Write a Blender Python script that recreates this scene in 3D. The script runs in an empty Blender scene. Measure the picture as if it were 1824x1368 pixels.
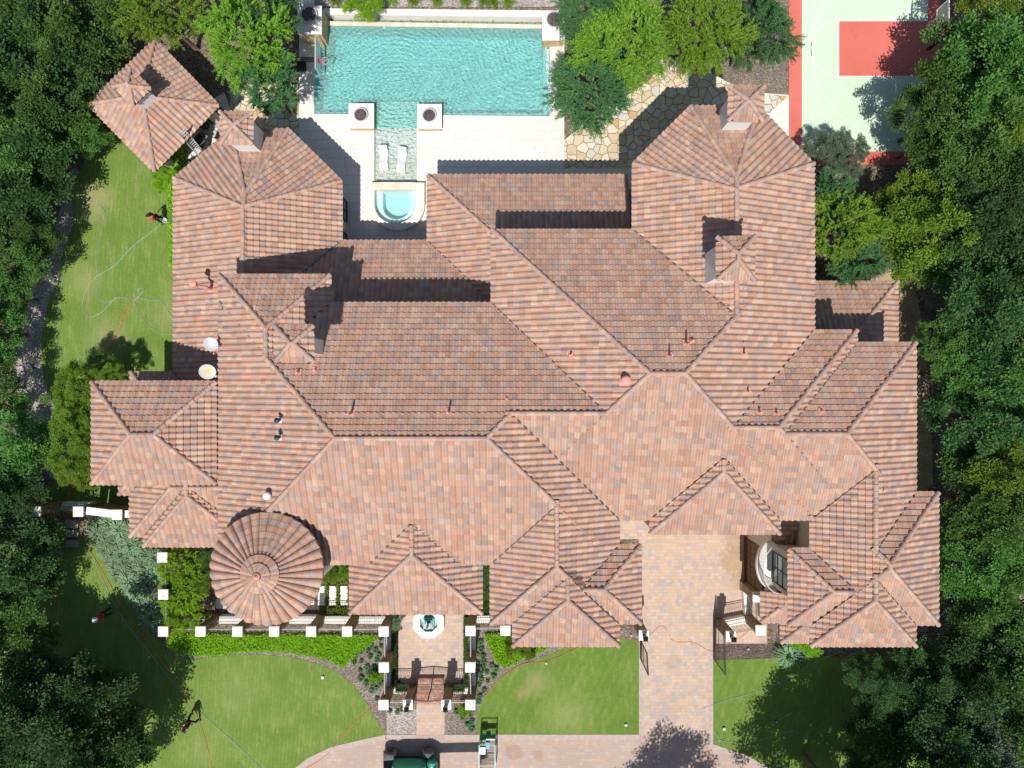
import bpy, bmesh, math, random
import numpy as np
from mathutils import Vector, Matrix, noise as mnoise

# ------------------------------------------------------------------ camera, sky, sun, exposure
SC = bpy.context.scene
COL = SC.collection
HC = 42.0            # height of the drone above the ground
FP = 1126.0          # focal length in pixels of the 1824-pixel-wide photograph
cam_d = bpy.data.cameras.new('camera')
cam = bpy.data.objects.new('camera', cam_d)
COL.objects.link(cam)
cam.location = (0, 0, HC)
cam.rotation_euler = (0, 0, 0)
cam_d.sensor_width = 36.0
cam_d.lens = 36.0 * FP / 1824.0
cam_d.clip_start = 0.1
cam_d.clip_end = 2000.0
SC.camera = cam

SUN_DIR = Vector((-0.075, -0.60, 1.0)).normalized()      # towards the sun
SUN_EL = math.asin(SUN_DIR.z)
world = bpy.data.worlds.new("World")
SC.world = world
world.use_nodes = True
wn = world.node_tree
bg = wn.nodes['Background']
sky = wn.nodes.new('ShaderNodeTexSky')
sky.sky_type = 'NISHITA'
sky.sun_disc = False
sky.sun_elevation = SUN_EL
sky.sun_rotation = math.atan2(SUN_DIR.x, SUN_DIR.y)
wn.links.new(sky.outputs[0], bg.inputs[0])
bg.inputs[1].default_value = 0.08
sun_d = bpy.data.lights.new('sun', 'SUN')
sun_d.energy = 4.55
sun_d.angle = math.radians(0.53)
sun_d.color = (1.0, 0.955, 0.89)
sun = bpy.data.objects.new('sun', sun_d)
COL.objects.link(sun)
sun.rotation_euler = SUN_DIR.to_track_quat('Z', 'Y').to_euler()
SC.view_settings.view_transform = 'Standard'
SC.view_settings.look = 'None'
SC.view_settings.exposure = 0.12
SC.view_settings.gamma = 1.0
SC.render.engine = 'CYCLES'
SC.cycles.max_bounces = 6
SC.cycles.transparent_max_bounces = 12
SC.cycles.caustics_reflective = False
SC.cycles.caustics_refractive = False

# ------------------------------------------------------------------ helpers
def W(px, py, z=0.0):
    """a point of the survey photograph at height z, in metres"""
    k = (HC - z) / FP
    return Vector(((px - 912.0) * k, (684.0 - py) * k, z))
def WX(px, z=0.0): return (px - 912.0) * (HC - z) / FP
def WY(py, z=0.0): return (684.0 - py) * (HC - z) / FP

class MB:
    """collects shapes and links them as one mesh object"""
    def __init__(s): s.v = []; s.f = []; s.mi = []; s.cur = 0
    def add(s, vs, fs):
        o = len(s.v)
        s.v.extend([tuple(p) for p in vs])
        s.f.extend([tuple(i + o for i in f) for f in fs])
        s.mi.extend([s.cur] * len(fs))
        return s
    def bx(s, x0, x1, y0, y1, z0, z1):
        if x0 > x1: x0, x1 = x1, x0
        if y0 > y1: y0, y1 = y1, y0
        vs = [(x0,y0,z0),(x1,y0,z0),(x1,y1,z0),(x0,y1,z0),(x0,y0,z1),(x1,y0,z1),(x1,y1,z1),(x0,y1,z1)]
        return s.add(vs, [(0,3,2,1),(4,5,6,7),(0,1,5,4),(1,2,6,5),(2,3,7,6),(3,0,4,7)])
    def obx(s, c, ax, ay, az):
        """oriented box: centre and three half-axis vectors"""
        c, ax, ay, az = Vector(c), Vector(ax), Vector(ay), Vector(az)
        vs = [c+ax*i+ay*j+az*k for k in (-1,1) for (i,j) in ((-1,-1),(1,-1),(1,1),(-1,1))]
        return s.add(vs, [(0,3,2,1),(4,5,6,7),(0,1,5,4),(1,2,6,5),(2,3,7,6),(3,0,4,7)])
    def beam(s, a, b, w, h, up=(0,0,1)):
        a, b = Vector(a), Vector(b)
        d = (b - a); L = d.length
        if L < 1e-6: return s
        d /= L; up = Vector(up)
        sd = d.cross(up)
        if sd.length < 1e-4: sd = d.cross(Vector((0,1,0)))
        sd.normalize(); u2 = sd.cross(d).normalized()
        return s.obx((a+b)/2, d*L/2, sd*w/2, u2*h/2)
    def prism(s, poly, z0, z1):
        n = len(poly)
        a = sum(poly[i][0]*poly[(i+1)%n][1]-poly[(i+1)%n][0]*poly[i][1] for i in range(n))
        if a < 0: poly = poly[::-1]
        vs = [(p[0],p[1],z0) for p in poly] + [(p[0],p[1],z1) for p in poly]
        fs = [tuple(range(n-1,-1,-1)), tuple(range(n,2*n))]
        fs += [(i,(i+1)%n,n+(i+1)%n,n+i) for i in range(n)]
        return s.add(vs, fs)
    def tube(s, pts, r, n=6, caps=True):
        pts = [Vector(p) for p in pts]
        rs = r if isinstance(r, (list, tuple)) else [r]*len(pts)
        vs = []; fs = []
        for i, p in enumerate(pts):
            d = (pts[min(i+1, len(pts)-1)] - pts[max(i-1, 0)])
            if d.length < 1e-9: d = Vector((0,0,1))
            d.normalize()
            ref = Vector((0,0,1)) if abs(d.z) < .9 else Vector((0,1,0))
            a = d.cross(ref).normalized(); b = a.cross(d).normalized()
            for k in range(n):
                t = 2*math.pi*k/n
                vs.append(p + (a*math.cos(t) + b*math.sin(t))*rs[i])
        for i in range(len(pts)-1):
            for k in range(n):
                fs.append((i*n+k, i*n+(k+1)%n, (i+1)*n+(k+1)%n, (i+1)*n+k))
        if caps:
            fs.append(tuple(range(n))); fs.append(tuple(range((len(pts)-1)*n+n-1, (len(pts)-1)*n-1, -1)))
        return s.add(vs, fs)
    def lathe(s, prof, c=(0,0,0), n=16, M=None):
        vs = []; fs = []
        for (r, z) in prof:
            for k in range(n):
                t = 2*math.pi*(k+.5)/n
                p = Vector((r*math.cos(t), r*math.sin(t), z))
                if M is not None: p = M @ p
                vs.append(p + Vector(c))
        for i in range(len(prof)-1):
            for k in range(n):
                fs.append((i*n+k, i*n+(k+1)%n, (i+1)*n+(k+1)%n, (i+1)*n+k))
        fs.append(tuple(range(n-1,-1,-1))); fs.append(tuple(range((len(prof)-1)*n, len(prof)*n)))
        return s.add(vs, fs)
    def build(s, name, mat, parent=None, smooth=False, label=None, bevel=0):
        me = bpy.data.meshes.new(name)
        me.from_pydata(s.v, [], s.f)
        mats = mat if isinstance(mat, (list, tuple)) else [mat]
        for m in mats: me.materials.append(m)
        if len(mats) > 1: me.polygons.foreach_set('material_index', s.mi)
        if smooth: me.polygons.foreach_set('use_smooth', [True]*len(me.polygons))
        me.update()
        return link(name, me, parent, label)

def link(name, me, parent=None, label=None):
    o = bpy.data.objects.new(name, me)
    COL.objects.link(o)
    if parent is not None:
        o.parent = parent
        if parent.get('_w'):
            # parts are drawn in world coordinates: take the thing's place off again
            o.matrix_parent_inverse = Matrix.Translation(parent_world(parent)).inverted()
    if label: o['label'] = label
    return o
def parent_world(p):
    v = Vector(p.location)
    if p.get('_wm'): v = Vector(p['_wm'])
    return v
def tag(o, label=None, cat=None, group=None, kind=None):
    if label: o['label'] = label
    if cat: o['category'] = cat
    if group: o['group'] = group
    if kind: o['kind'] = kind
    return o
def thing(name, label, cat, loc=(0,0,0), rz=0.0, group=None, world=False):
    o = bpy.data.objects.new(name, None)
    COL.objects.link(o)
    o.location = loc; o.rotation_euler = (0,0,rz)
    o.empty_display_size = 0.3
    if world: o['_w'] = 1
    return tag(o, label, cat, group)
def copy_tree(o, parent=None):
    c = o.copy(); COL.objects.link(c)
    if parent is not None: c.parent = parent
    for ch in list(o.children): copy_tree(ch, c)
    return c
def struct(name, mb, m, smooth=False):
    return tag(mb.build(name, m, smooth=smooth), kind='structure')
def np_mesh(name, V, F, mats, uv=None, smooth=False, mi=None):
    """fast mesh from an (n,3) array and an (m,4) or list-of-arrays of faces"""
    me = bpy.data.meshes.new(name)
    V = np.asarray(V, dtype=np.float32)
    F = np.asarray(F, dtype=np.int32)
    me.vertices.add(len(V)); me.vertices.foreach_set('co', V.ravel())
    k = F.shape[1]
    me.loops.add(F.size); me.loops.foreach_set('vertex_index', F.ravel())
    me.polygons.add(len(F))
    me.polygons.foreach_set('loop_start', np.arange(0, F.size, k, dtype=np.int32))
    if uv is not None:
        l = me.uv_layers.new(name='UVMap')
        l.data.foreach_set('uv', np.asarray(uv, dtype=np.float32).ravel())
    for m in (mats if isinstance(mats, (list, tuple)) else [mats]): me.materials.append(m)
    if mi is not None: me.polygons.foreach_set('material_index', np.asarray(mi, dtype=np.int32))
    if smooth: me.polygons.foreach_set('use_smooth', np.ones(len(F), dtype=bool))
    me.update(calc_edges=True)
    return me

# ------------------------------------------------------------------ materials
class NT:
    def __init__(s, name):
        s.m = bpy.data.materials.new(name); s.m.use_nodes = True
        s.t = s.m.node_tree; s.b = s.t.nodes['Principled BSDF']; s.out = s.t.nodes['Material Output']
    def n(s, typ, **kw):
        nd = s.t.nodes.new(typ)
        for k, v in kw.items():
            if k.startswith('i_'):
                key = k[2:]
                key = int(key) if key.isdigit() else key.replace('_', ' ')
                nd.inputs[key].default_value = v
            else: setattr(nd, k, v)
        return nd
    def l(s, a, b): s.t.links.new(a, b); return s
    def co(s, kind='Object'):
        return s.n('ShaderNodeTexCoord').outputs[kind]
    def noise(s, scale, detail=4, rough=.55, co=None, out='Fac'):
        nd = s.n('ShaderNodeTexNoise', i_Scale=scale, i_Detail=detail, i_Roughness=rough)
        s.l(co if co is not None else s.wco(), nd.inputs['Vector'])
        return nd.outputs[out]
    def wco(s):
        return s.n('ShaderNodeNewGeometry').outputs['Position']
    def ramp(s, fac, stops, interp='LINEAR'):
        nd = s.n('ShaderNodeValToRGB'); cr = nd.color_ramp; cr.interpolation = interp
        while len(cr.elements) < len(stops): cr.elements.new(.5)
        for e, (p, c) in zip(cr.elements, stops):
            e.position = p; e.color = (c[0], c[1], c[2], 1) if not isinstance(c, (int, float)) else (c, c, c, 1)
        s.l(fac, nd.inputs[0]); return nd.outputs[0]
    def mix(s, fac, a, b, blend='MIX'):
        nd = s.n('ShaderNodeMix', data_type='RGBA', blend_type=blend)
        for sock, v in ((nd.inputs[0], fac), (nd.inputs[6], a), (nd.inputs[7], b)):
            if isinstance(v, (int, float)): sock.default_value = v
            elif isinstance(v, (tuple, list)): sock.default_value = (v[0], v[1], v[2], 1)
            else: s.l(v, sock)
        return nd.outputs[2]
    def math(s, op, a, b=0.0, c=None):
        nd = s.n('ShaderNodeMath', operation=op)
        for sock, v in zip(nd.inputs, (a, b) if c is None else (a, b, c)):
            if isinstance(v, (int, float)): sock.default_value = v
            else: s.l(v, sock)
        return nd.outputs[0]
    def bump(s, h, strength=.5, dist=.02):
        nd = s.n('ShaderNodeBump', i_Strength=strength, i_Distance=dist)
        s.l(h, nd.inputs['Height']); s.l(nd.outputs[0], s.b.inputs['Normal']); return nd
    def base(s, c, rough=.8, metal=0.0, spec=.5):
        if isinstance(c, (tuple, list)): s.b.inputs['Base Color'].default_value = (c[0], c[1], c[2], 1)
        else: s.l(c, s.b.inputs['Base Color'])
        s.b.inputs['Roughness'].default_value = rough
        s.b.inputs['Metallic'].default_value = metal
        s.b.inputs['Specular IOR Level'].default_value = spec
        return s

def simple(name, c, rough=.7, var=.12, scale=3.0, metal=0.0, spec=.4, bump=0.0):
    t = NT(name)
    nz = t.noise(scale, 5)
    lo = tuple(x*(1-var) for x in c); hi = tuple(min(1, x*(1+var)) for x in c)
    t.base(t.ramp(nz, [(.3, lo), (.7, hi)]), rough, metal, spec)
    if bump: t.bump(t.noise(scale*8, 4), bump, .02)
    return t.m

M = {}
def tile_material(name, dull=0.0):
    t = NT(name)
    uv = t.n('ShaderNodeUVMap').outputs[0]
    sep = t.n('ShaderNodeSeparateXYZ'); t.l(uv, sep.inputs[0])
    fu = t.math('FLOOR', sep.outputs[0]); fv = t.math('FLOOR', sep.outputs[1])
    cmb = t.n('ShaderNodeCombineXYZ'); t.l(fu, cmb.inputs[0]); t.l(fv, cmb.inputs[1])
    wn_ = t.n('ShaderNodeTexWhiteNoise', noise_dimensions='2D'); t.l(cmb.outputs[0], wn_.inputs['Vector'])
    pal = t.ramp(wn_.outputs['Value'], [(0, (0.509,0.290,0.195)), (.17, (0.530,0.338,0.243)), (.33, (0.523,0.369,0.270)),
                 (.47, (0.487,0.276,0.205)), (.60, (0.473,0.321,0.260)), (.72, (0.416,0.310,0.270)), (.84, (0.523,0.310,0.209)), (.92, (0.380,0.283,0.249))], 'CONSTANT')
    # streaks that run down each tile
    mp = t.n('ShaderNodeMapping'); mp.inputs['Scale'].default_value = (7.0, 1.1, 1.0); t.l(uv, mp.inputs[0])
    st = t.n('ShaderNodeTexNoise', i_Scale=1.0, i_Detail=3.0, i_Roughness=.6); t.l(mp.outputs[0], st.inputs['Vector'])
    stf = t.ramp(st.outputs['Fac'], [(.47, 0.0), (.72, 1.0)])
    sepw = t.n('ShaderNodeSeparateColor'); t.l(wn_.outputs['Color'], sepw.inputs[0])
    amt = t.math('MULTIPLY', stf, t.math('MULTIPLY', sepw.outputs[1], .75))
    c1 = t.mix(amt, pal, (.25, .195, .19))
    # bigger weathering patches
    big = t.noise(.35, 5, .6)
    c2 = t.mix(t.ramp(big, [(.35, .06), (.8, .45)]), c1, (.46, .305, .24))
    c2 = t.mix(t.ramp(t.noise(1.3, 7, .72), [(.54,0.0),(.70,.38)]), c2, (.27, .19, .16))
    c2 = t.mix(t.ramp(t.noise(7.0, 4, .7), [(.60,0.0),(.75,.30)]), c2, (.60, .50, .42))
    val = t.n('ShaderNodeHueSaturation'); val.inputs['Saturation'].default_value = 1.0 - dull
    t.l(t.math('MULTIPLY_ADD', sepw.outputs[2], .26, .80), val.inputs['Value'])
    t.l(c2, val.inputs['Color'])
    # dark joint on the side of every tile
    fr = t.math('FRACT', sep.outputs[0])
    jn = t.math('LESS_THAN', fr, .07)
    c3 = t.mix(t.math('MULTIPLY', jn, .3), val.outputs[0], (.16, .09, .07))
    t.base(c3, .78, 0, .25)
    t.bump(t.noise(22, 4), .35, .01)
    return t.m
M['tile'] = tile_material('clay_tile')
M['tile_cone'] = M['tile']
M['ridge'] = tile_material('ridge_tile', .08)
M['under'] = simple('roof_felt', (.10,.06,.05), .9)
M['stucco'] = simple('cream_stucco', (.60,.53,.43), .9, .06, 1.2, bump=.3)
def cast_stone():
    t = NT('white_cast_stone')
    c = t.mix(t.ramp(t.noise(1.1, 6, .65), [(.42,0.0),(.75,.45)]), (.80,.77,.72), (.62,.57,.50))
    c = t.mix(t.ramp(t.noise(9, 5, .7), [(.55,0.0),(.8,.35)]), c, (.50,.45,.38))
    t.base(c, .8, 0, .3); t.bump(t.noise(30, 4), .2, .01); return t.m
M['white'] = cast_stone()
M['fascia'] = simple('dark_wood_fascia', (.16,.09,.06), .7)
M['metal_dark'] = simple('black_wrought_iron', (.035,.033,.035), .45, .2, metal=.3)
M['metal_grey'] = simple('grey_metal', (.42,.43,.45), .4, .08, metal=.6)
M['metal_pale'] = simple('pale_painted_metal', (.62,.62,.62), .45, .05)
M['brick_dark'] = None
M['pink'] = simple('salmon_vent_paint', (.68,.31,.26), .6, .08)
M['glass'] = NT('window_glass').base((.10,.16,.15), .06, 0, .8).m
M['wood'] = simple('brown_wood', (.15,.085,.05), .6, .25, 6)
M['black'] = simple('black_plastic', (.02,.02,.022), .5)
M['teal_hose'] = simple('pale_teal_hose', (.34,.50,.48), .5)
M['orange_hose'] = simple('orange_cord', (.72,.20,.09), .5)
M['red_hose'] = simple('red_cord', (.72,.10,.06), .5)
def stone_block():
    t = NT('brown_stone_block')
    bk = t.n('ShaderNodeTexBrick', i_Scale=1.0, offset=.5)
    for k, v in (('Color1',(.30,.20,.11,1)),('Color2',(.17,.10,.055,1)),('Mortar',(.34,.28,.2,1))): bk.inputs[k].default_value = v
    bk.inputs['Mortar Size'].default_value = .012; bk.inputs['Brick Width'].default_value = .34; bk.inputs['Row Height'].default_value = .17
    mp = t.n('ShaderNodeMapping'); mp.inputs['Rotation'].default_value = (math.radians(90), 0, 0)
    g = t.wco(); sp = t.n('ShaderNodeSeparateXYZ'); t.l(g, sp.inputs[0])
    cb = t.n('ShaderNodeCombineXYZ'); t.l(t.math('ADD', sp.outputs[0], sp.outputs[1]), cb.inputs[0]); t.l(sp.outputs[2], cb.inputs[1])
    t.l(cb.outputs[0], bk.inputs['Vector'])
    t.base(t.mix(t.ramp(t.noise(3), [(.4,0.0),(.8,.6)]), bk.outputs['Color'], (.36,.22,.09)), .85)
    return t.m
M['stone'] = stone_block()
# ------------------------------------------------------------------ the roofs
PITCH = 0.4167
ZU, ZP, ZL = 7.4, 6.9, 3.4
TW, TE = 0.322, 0.338           # width and exposure of one S-tile
FR = np.array([0, .24, .36, .50, .64, .76, .88, 1.0])
FH = np.array([0, 0, .036, .062, .074, .062, .034, 0])
CN = math.sqrt(1 + PITCH**2)

def clip_half(poly, a, b, c):
    """keep a*x+b*y+c >= 0"""
    out = []
    n = len(poly)
    for i in range(n):
        p, q = poly[i], poly[(i+1) % n]
        dp = a*p[0]+b*p[1]+c; dq = a*q[0]+b*q[1]+c
        if dp >= 0: out.append(p)
        if (dp >= 0) != (dq >= 0):
            t = dp/(dp-dq)
            out.append(tuple(p[k]+t*(q[k]-p[k]) for k in range(len(p))))
    return out

class Block:
    """a hipped roof over a convex footprint; slopes[i] tells if edge i carries a slope"""
    def __init__(s, name, poly, ze, slopes=None, wall=.5, pitch=PITCH, key=None):
        a = sum(poly[i][0]*poly[(i+1)%len(poly)][1]-poly[(i+1)%len(poly)][0]*poly[i][1] for i in range(len(poly)))
        slopes = slopes or [1]*len(poly)
        if a < 0:
            n = len(poly)
            poly = poly[::-1]; slopes = [slopes[(n-2-i) % n] for i in range(n)]
        s.name, s.poly, s.ze, s.slopes, s.wall, s.pitch = name, [(p[0],p[1]) for p in poly], ze, slopes, wall, pitch
        s.edges = []
        n = len(s.poly)
        for i in range(n):
            p, q = Vector(s.poly[i]), Vector(s.poly[(i+1)%n])
            t = (q-p).normalized(); inn = Vector((-t.y, t.x))
            s.edges.append((p, t, inn, (q-p).length))
        s.facets = []
        for i in range(n):
            if not s.slopes[i]: continue
            p, t, inn, L = s.edges[i]
            poly = list(s.poly)
            for j in range(n):
                if j == i or not s.slopes[j]: continue
                pj, tj, nj, Lj = s.edges[j]
                # d_j - d_i >= 0
                A = nj - inn
                C = -nj.dot(pj) + inn.dot(p)
                poly = clip_half(poly, A.x, A.y, C)
                if len(poly) < 3: break
            if len(poly) >= 3: s.facets.append((i, poly))
    def z(s, X, Y):
        """roof height at the points, -99 outside the footprint"""
        X = np.asarray(X, float); Y = np.asarray(Y, float)
        d = np.full(X.shape, 1e9); ins = np.full(X.shape, 1e9); arg = np.full(X.shape, -1)
        for j, (p, t, n, L) in enumerate(s.edges):
            dj = (X-p.x)*n.x + (Y-p.y)*n.y
            ins = np.minimum(ins, dj)
            if s.slopes[j]:
                arg = np.where(dj < d, j, arg); d = np.minimum(d, dj)
        z = np.where(ins > -1e-6, s.ze + s.pitch*d, -99.0)
        return z, ins, arg
    def margin(s, X, Y):
        """how far a point is from the hips and edges of the slope it lies on"""
        D = [((X-p.x)*n.x + (Y-p.y)*n.y) for j, (p, t, n, L) in enumerate(s.edges) if s.slopes[j]]
        D = np.sort(np.array(D), 0); ins = np.full(X.shape, 1e9)
        for (p, t, n, L), sl in zip(s.edges, s.slopes):
            if not sl: ins = np.minimum(ins, (X-p.x)*n.x + (Y-p.y)*n.y)
        m = (D[1]-D[0])*.7 if len(D) > 1 else np.full(X.shape, 1e9)
        return np.minimum(m, ins)

def rect(x0, x1, y0, y1, z):
    return [(WX(x0,z),WY(y1,z)), (WX(x1,z),WY(y1,z)), (WX(x1,z),WY(y0,z)), (WX(x0,z),WY(y0,z))]   # S, E, N, W edges
def rblock(name, x0, x1, y0, y1, z, slopes=(1,1,1,1), **kw):
    return Block(name, rect(x0,x1,y0,y1,z), z, list(slopes), **kw)

BL = []
BL.append(rblock('B1', 392, 588, 490, 760, ZU, (0,1,1,1)))
BL.append(rblock('B2', 392, 1102, 541, 1004, ZU))
BL.append(rblock('E', 877, 1448, 410, 924, ZU))
BL.append(rblock('D', 600, 1180, 541, 924, ZU, (1,0,1,0), wall=.8))
BL.append(Block('A2', [W(x,y,ZU)[:2] for x,y in ((1448,700),(1448,292),(1351,191),(1230,191),(1128,292),(1128,700))], ZU, [1,1,1,1,1,0]))
BL.append(rblock('J', 1200, 1525, 589, 924, ZU, (1,1,1,0)))
BL.append(rblock('K', 1250, 1630, 611, 924, ZU, (1,1,1,0)))
BL.append(rblock('Q', 1444, 1630, 800, 1112, ZU, (1,1,0,1)))
BL.append(rblock('R', 1444, 1670, 878, 1112, ZU))
BL.append(rblock('S', 1444, 1630, 1000, 1150, ZU, (1,1,0,1)))
BL.append(rblock('T', 1404, 1560, 978, 1112, ZU, (1,0,1,1), wall=.5))
BL.append(rblock('C', 875, 1102, 860, 1110, ZU, (1,1,0,1)))
BL.append(rblock('Wg', 914, 1102, 1005, 1150, ZU, (1,1,0,1)))
BL.append(rblock('V', 1036, 1141, 971, 1110, ZU, (1,1,1,0)))
BL.append(rblock('Y', 1158, 1388, 770, 950, ZU, (1,1,0,1), wall=.9))
BL.append(rblock('L', 165, 385, 681, 861, ZU))
BL.append(rblock('X', 624, 858, 900, 1092, ZP, (1,1,0,1)))
NUP = len(BL)
BL.append(Block('A1', [W(x,y,ZL)[:2] for x,y in ((608,760),(608,323),(514,231),(412,231),(311,317),(311,760))], ZL, [1,1,1,1,1,0]))
BL.append(rblock('F', 763, 1118, 313, 600, ZL, (0,0,1,1)))
BL.append(rblock('H', 500, 900, 430, 600, ZL, (0,0,1,0), wall=.6))
BL.append(rblock('G', 1400, 1598, 502, 700, ZL, (0,1,1,0)))
BL.append(rblock('M1', 234, 400, 663, 790, ZL, (0,0,1,1)))
BL.append(rblock('M2', 213, 400, 760, 880, ZL, (1,0,0,1)))
BL.append(rblock('N', 233, 460, 770, 955, ZL, (1,0,1,1)))
BL.append(rblock('O', 257, 449, 858, 972, ZL, (1,1,0,1)))
BL.append(rblock('P', 1380, 1470, 880, 972, 4.3, (1,0,0,1), wall=.35))
BL.append(rblock('P1', 1356, 1470, 1052, 1107, 4.2, (1,0,0,1), wall=.35))
BL.append(rblock('P2', 1391, 1480, 1060, 1144, 3.7, (1,0,0,1), wall=.35))

def union_z(x, y, skip=None):
    best = -99.0
    for b in BL:
        if b is skip: continue
        z, i, a = b.z(x, y)
        best = max(best, float(z))
    return best

def clip_tri_fan(pts, edges):
    """clip polygon of (x,y,z,u,v) tuples by the facet's half-planes"""
    for (a,b,c) in edges:
        pts = clip_half(pts, a, b, c)
        if len(pts) < 3: return []
    return pts

def facet_tiles(p, t, inn, poly, ze, pitch, seed, others, me_idx, eave=0.07, tw=TW, te=TE, gridlock=True, mine=()):
    """tile quads for one roof slope. returns verts (n,3), faces as quads, uv"""
    cn = math.sqrt(1+pitch**2)
    P2 = np.array(poly)
    n = len(poly)
    E = []
    for i in range(n):
        a, b = poly[i], poly[(i+1) % n]
        dx, dy = b[0]-a[0], b[1]-a[1]; L = math.hypot(dx, dy)
        if L < 1e-6: continue
        nx, ny = -dy/L, dx/L
        mid = ((a[0]+b[0])/2, (a[1]+b[1])/2)
        d_eave = (mid[0]-p.x)*inn.x + (mid[1]-p.y)*inn.y
        off = eave if d_eave < .01 else 0.0
        E.append((nx, ny, -(nx*a[0]+ny*a[1]) + off))
    # one tile grid for every slope of the same direction, so that flush roofs run on without a seam
    p = p - t*(p.dot(t) % tw) if False else p - t*p.dot(t)
    if gridlock: seed = int(round(math.degrees(math.atan2(t.y, t.x)))) % 89 + 5
    c_me = ze - pitch*inn.dot(p)
    flush = []; sink = 0.0
    for (j, b) in others:
        for jj, (pp, tt, nn, LL) in enumerate(b.edges):
            if not b.slopes[jj]: continue
            cj = b.ze - b.pitch*nn.dot(pp)
            if any(nn.dot(mn) > .999 and abs(cj-mc) < .06 for mn, mc in mine): flush.append((j, jj))
            if j < me_idx and nn.dot(inn) > .999 and abs(cj-c_me) < .06: sink = max(sink, .007*(me_idx-j))
    sink = min(sink, .03)
    flush = set(flush)
    rel = P2 - np.array([p.x, p.y])
    U = rel @ np.array([t.x, t.y]); S = rel @ np.array([inn.x, inn.y])
    u0 = math.floor(U.min()/tw)-1; u1 = math.ceil(U.max()/tw)+1
    ncol = u1-u0
    us = ((np.arange(u0, u1)[:,None] + FR[None,:-1])*tw).ravel(); us = np.append(us, u1*tw)
    hs = np.append(np.tile(FH[:-1], ncol), FH[0])
    ufr = np.append((np.arange(u0, u1)[:,None] + FR[None,:-1]).ravel(), u1)
    sv = te/cn
    nrow = int(math.ceil((S.max()+eave)/sv))+1
    up = np.array([0,0,1.0])
    N = np.array([-inn.x*pitch, -inn.y*pitch, 1.0])/cn
    rng = np.random.RandomState(seed)
    Vs, UVs = [], []
    mixedV, mixedUV = [], []
    T3 = np.array([t.x,t.y,0]); I3 = np.array([inn.x,inn.y,pitch]); O3 = np.array([p.x,p.y,ze])
    for r in range(nrow):
        s0 = -eave + r*sv; s1 = s0 + sv
        jt = np.repeat((np.sin(np.arange(u0,u1)*12.9898+r*78.233)*43758.5453 % 1.0)*.010-.004, len(FR)-1)
        for kind in (0, 1):
            if kind == 0:   # top of the row
                sa, sb, ha, hb = s0, s1, .048, .0
                va, vb = r+.02, r+.98
            else:           # butt end of the row
                sa, sb, ha, hb = s0, s0+.004, (-.012 if r == 0 else 0.0), .048
                va, vb = r+.02, r+.06
            a0 = O3 + us[:-1,None]*T3 + sa*I3; a1 = O3 + us[1:,None]*T3 + sa*I3
            b0 = O3 + us[:-1,None]*T3 + sb*I3; b1 = O3 + us[1:,None]*T3 + sb*I3
            A0 = a0 + (hs[:-1]+ha+jt)[:,None]*N; A1 = a1 + (hs[1:]+ha+jt)[:,None]*N
            B0 = b0 + (hs[:-1]+hb+jt*(kind))[:,None]*N; B1 = b1 + (hs[1:]+hb+jt*(kind))[:,None]*N
            if kind == 1:
                A0 = a0 + (hs[:-1]*(0 if r==0 else 1)+ha)[:,None]*N; A1 = a1 + (hs[1:]*(0 if r==0 else 1)+ha)[:,None]*N
            Q = np.stack([A0,A1,B1,B0], 1)       # (m,4,3)
            base = np.stack([a0,a1,b1,b0], 1)[:,:,:2]
            uu = np.stack([ufr[:-1]+.001, ufr[1:]-.001, ufr[1:]-.001, ufr[:-1]+.001], 1)
            vv = np.zeros_like(uu); vv[:,:2] = va; vv[:,2:] = vb
            ins = np.full((len(Q),4), 1e9)
            for (ea,eb,ec) in E: ins = np.minimum(ins, base[:,:,0]*ea + base[:,:,1]*eb + ec)
            allin = (ins >= 0).all(1); anyin = (ins > 0).any(1)
            # centre test against the other roofs
            cx = base[:,:,0].mean(1); cy = base[:,:,1].mean(1)
            zz = ze + pitch*(sa+sb)/2
            keep = np.ones(len(Q), bool); low = np.zeros(len(Q), bool)
            for (j, b) in others:
                zo, io, ar = b.z(cx, cy)
                keep &= ~((zo > zz+.07) & (io > .9))
                for (fj, fjj) in flush:
                    if fj == j: keep &= ~((ar == fjj) & (zo > zz+.004) & ~((j < me_idx) & (zo < zz+.004)))
                if j < me_idx:
                    for jj, (pp, tt, nn, LL) in enumerate(b.edges):
                        if nn.dot(inn) > .999:
                            co_ = (ar == jj) & (np.abs(zo-zz) < .06)
                            if co_.any():
                                mg = b.margin(cx, cy); keep &= ~(co_ & (mg > .45)); low |= co_
            # flush with a slope already laid: tuck the last rows 7 mm under it
            Q -= N*sink
            k1 = allin & keep
            Vs.append(Q[k1].reshape(-1,3)); UVs.append(np.stack([uu[k1]+seed*37.0, vv[k1]+seed*11.0], -1).reshape(-1,2))
            for i in np.nonzero(anyin & ~allin & keep)[0]:
                pts = [(Q[i,k,0],Q[i,k,1],Q[i,k,2],uu[i,k],vv[i,k]) for k in range(4)]
                pts = clip_tri_fan(pts, E)
                for k in range(1, len(pts)-1):
                    tri = (pts[0], pts[k], pts[k+1], pts[k+1])
                    mixedV.append([tri[0][:3], tri[1][:3], tri[2][:3]])
                    mixedUV.append([(q[3]+seed*37.0, q[4]+seed*11.0) for q in tri[:3]])
    V = np.concatenate(Vs) if Vs else np.zeros((0,3))
    UV = np.concatenate(UVs) if UVs else np.zeros((0,2))
    return V, UV, mixedV, mixedUV

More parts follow.
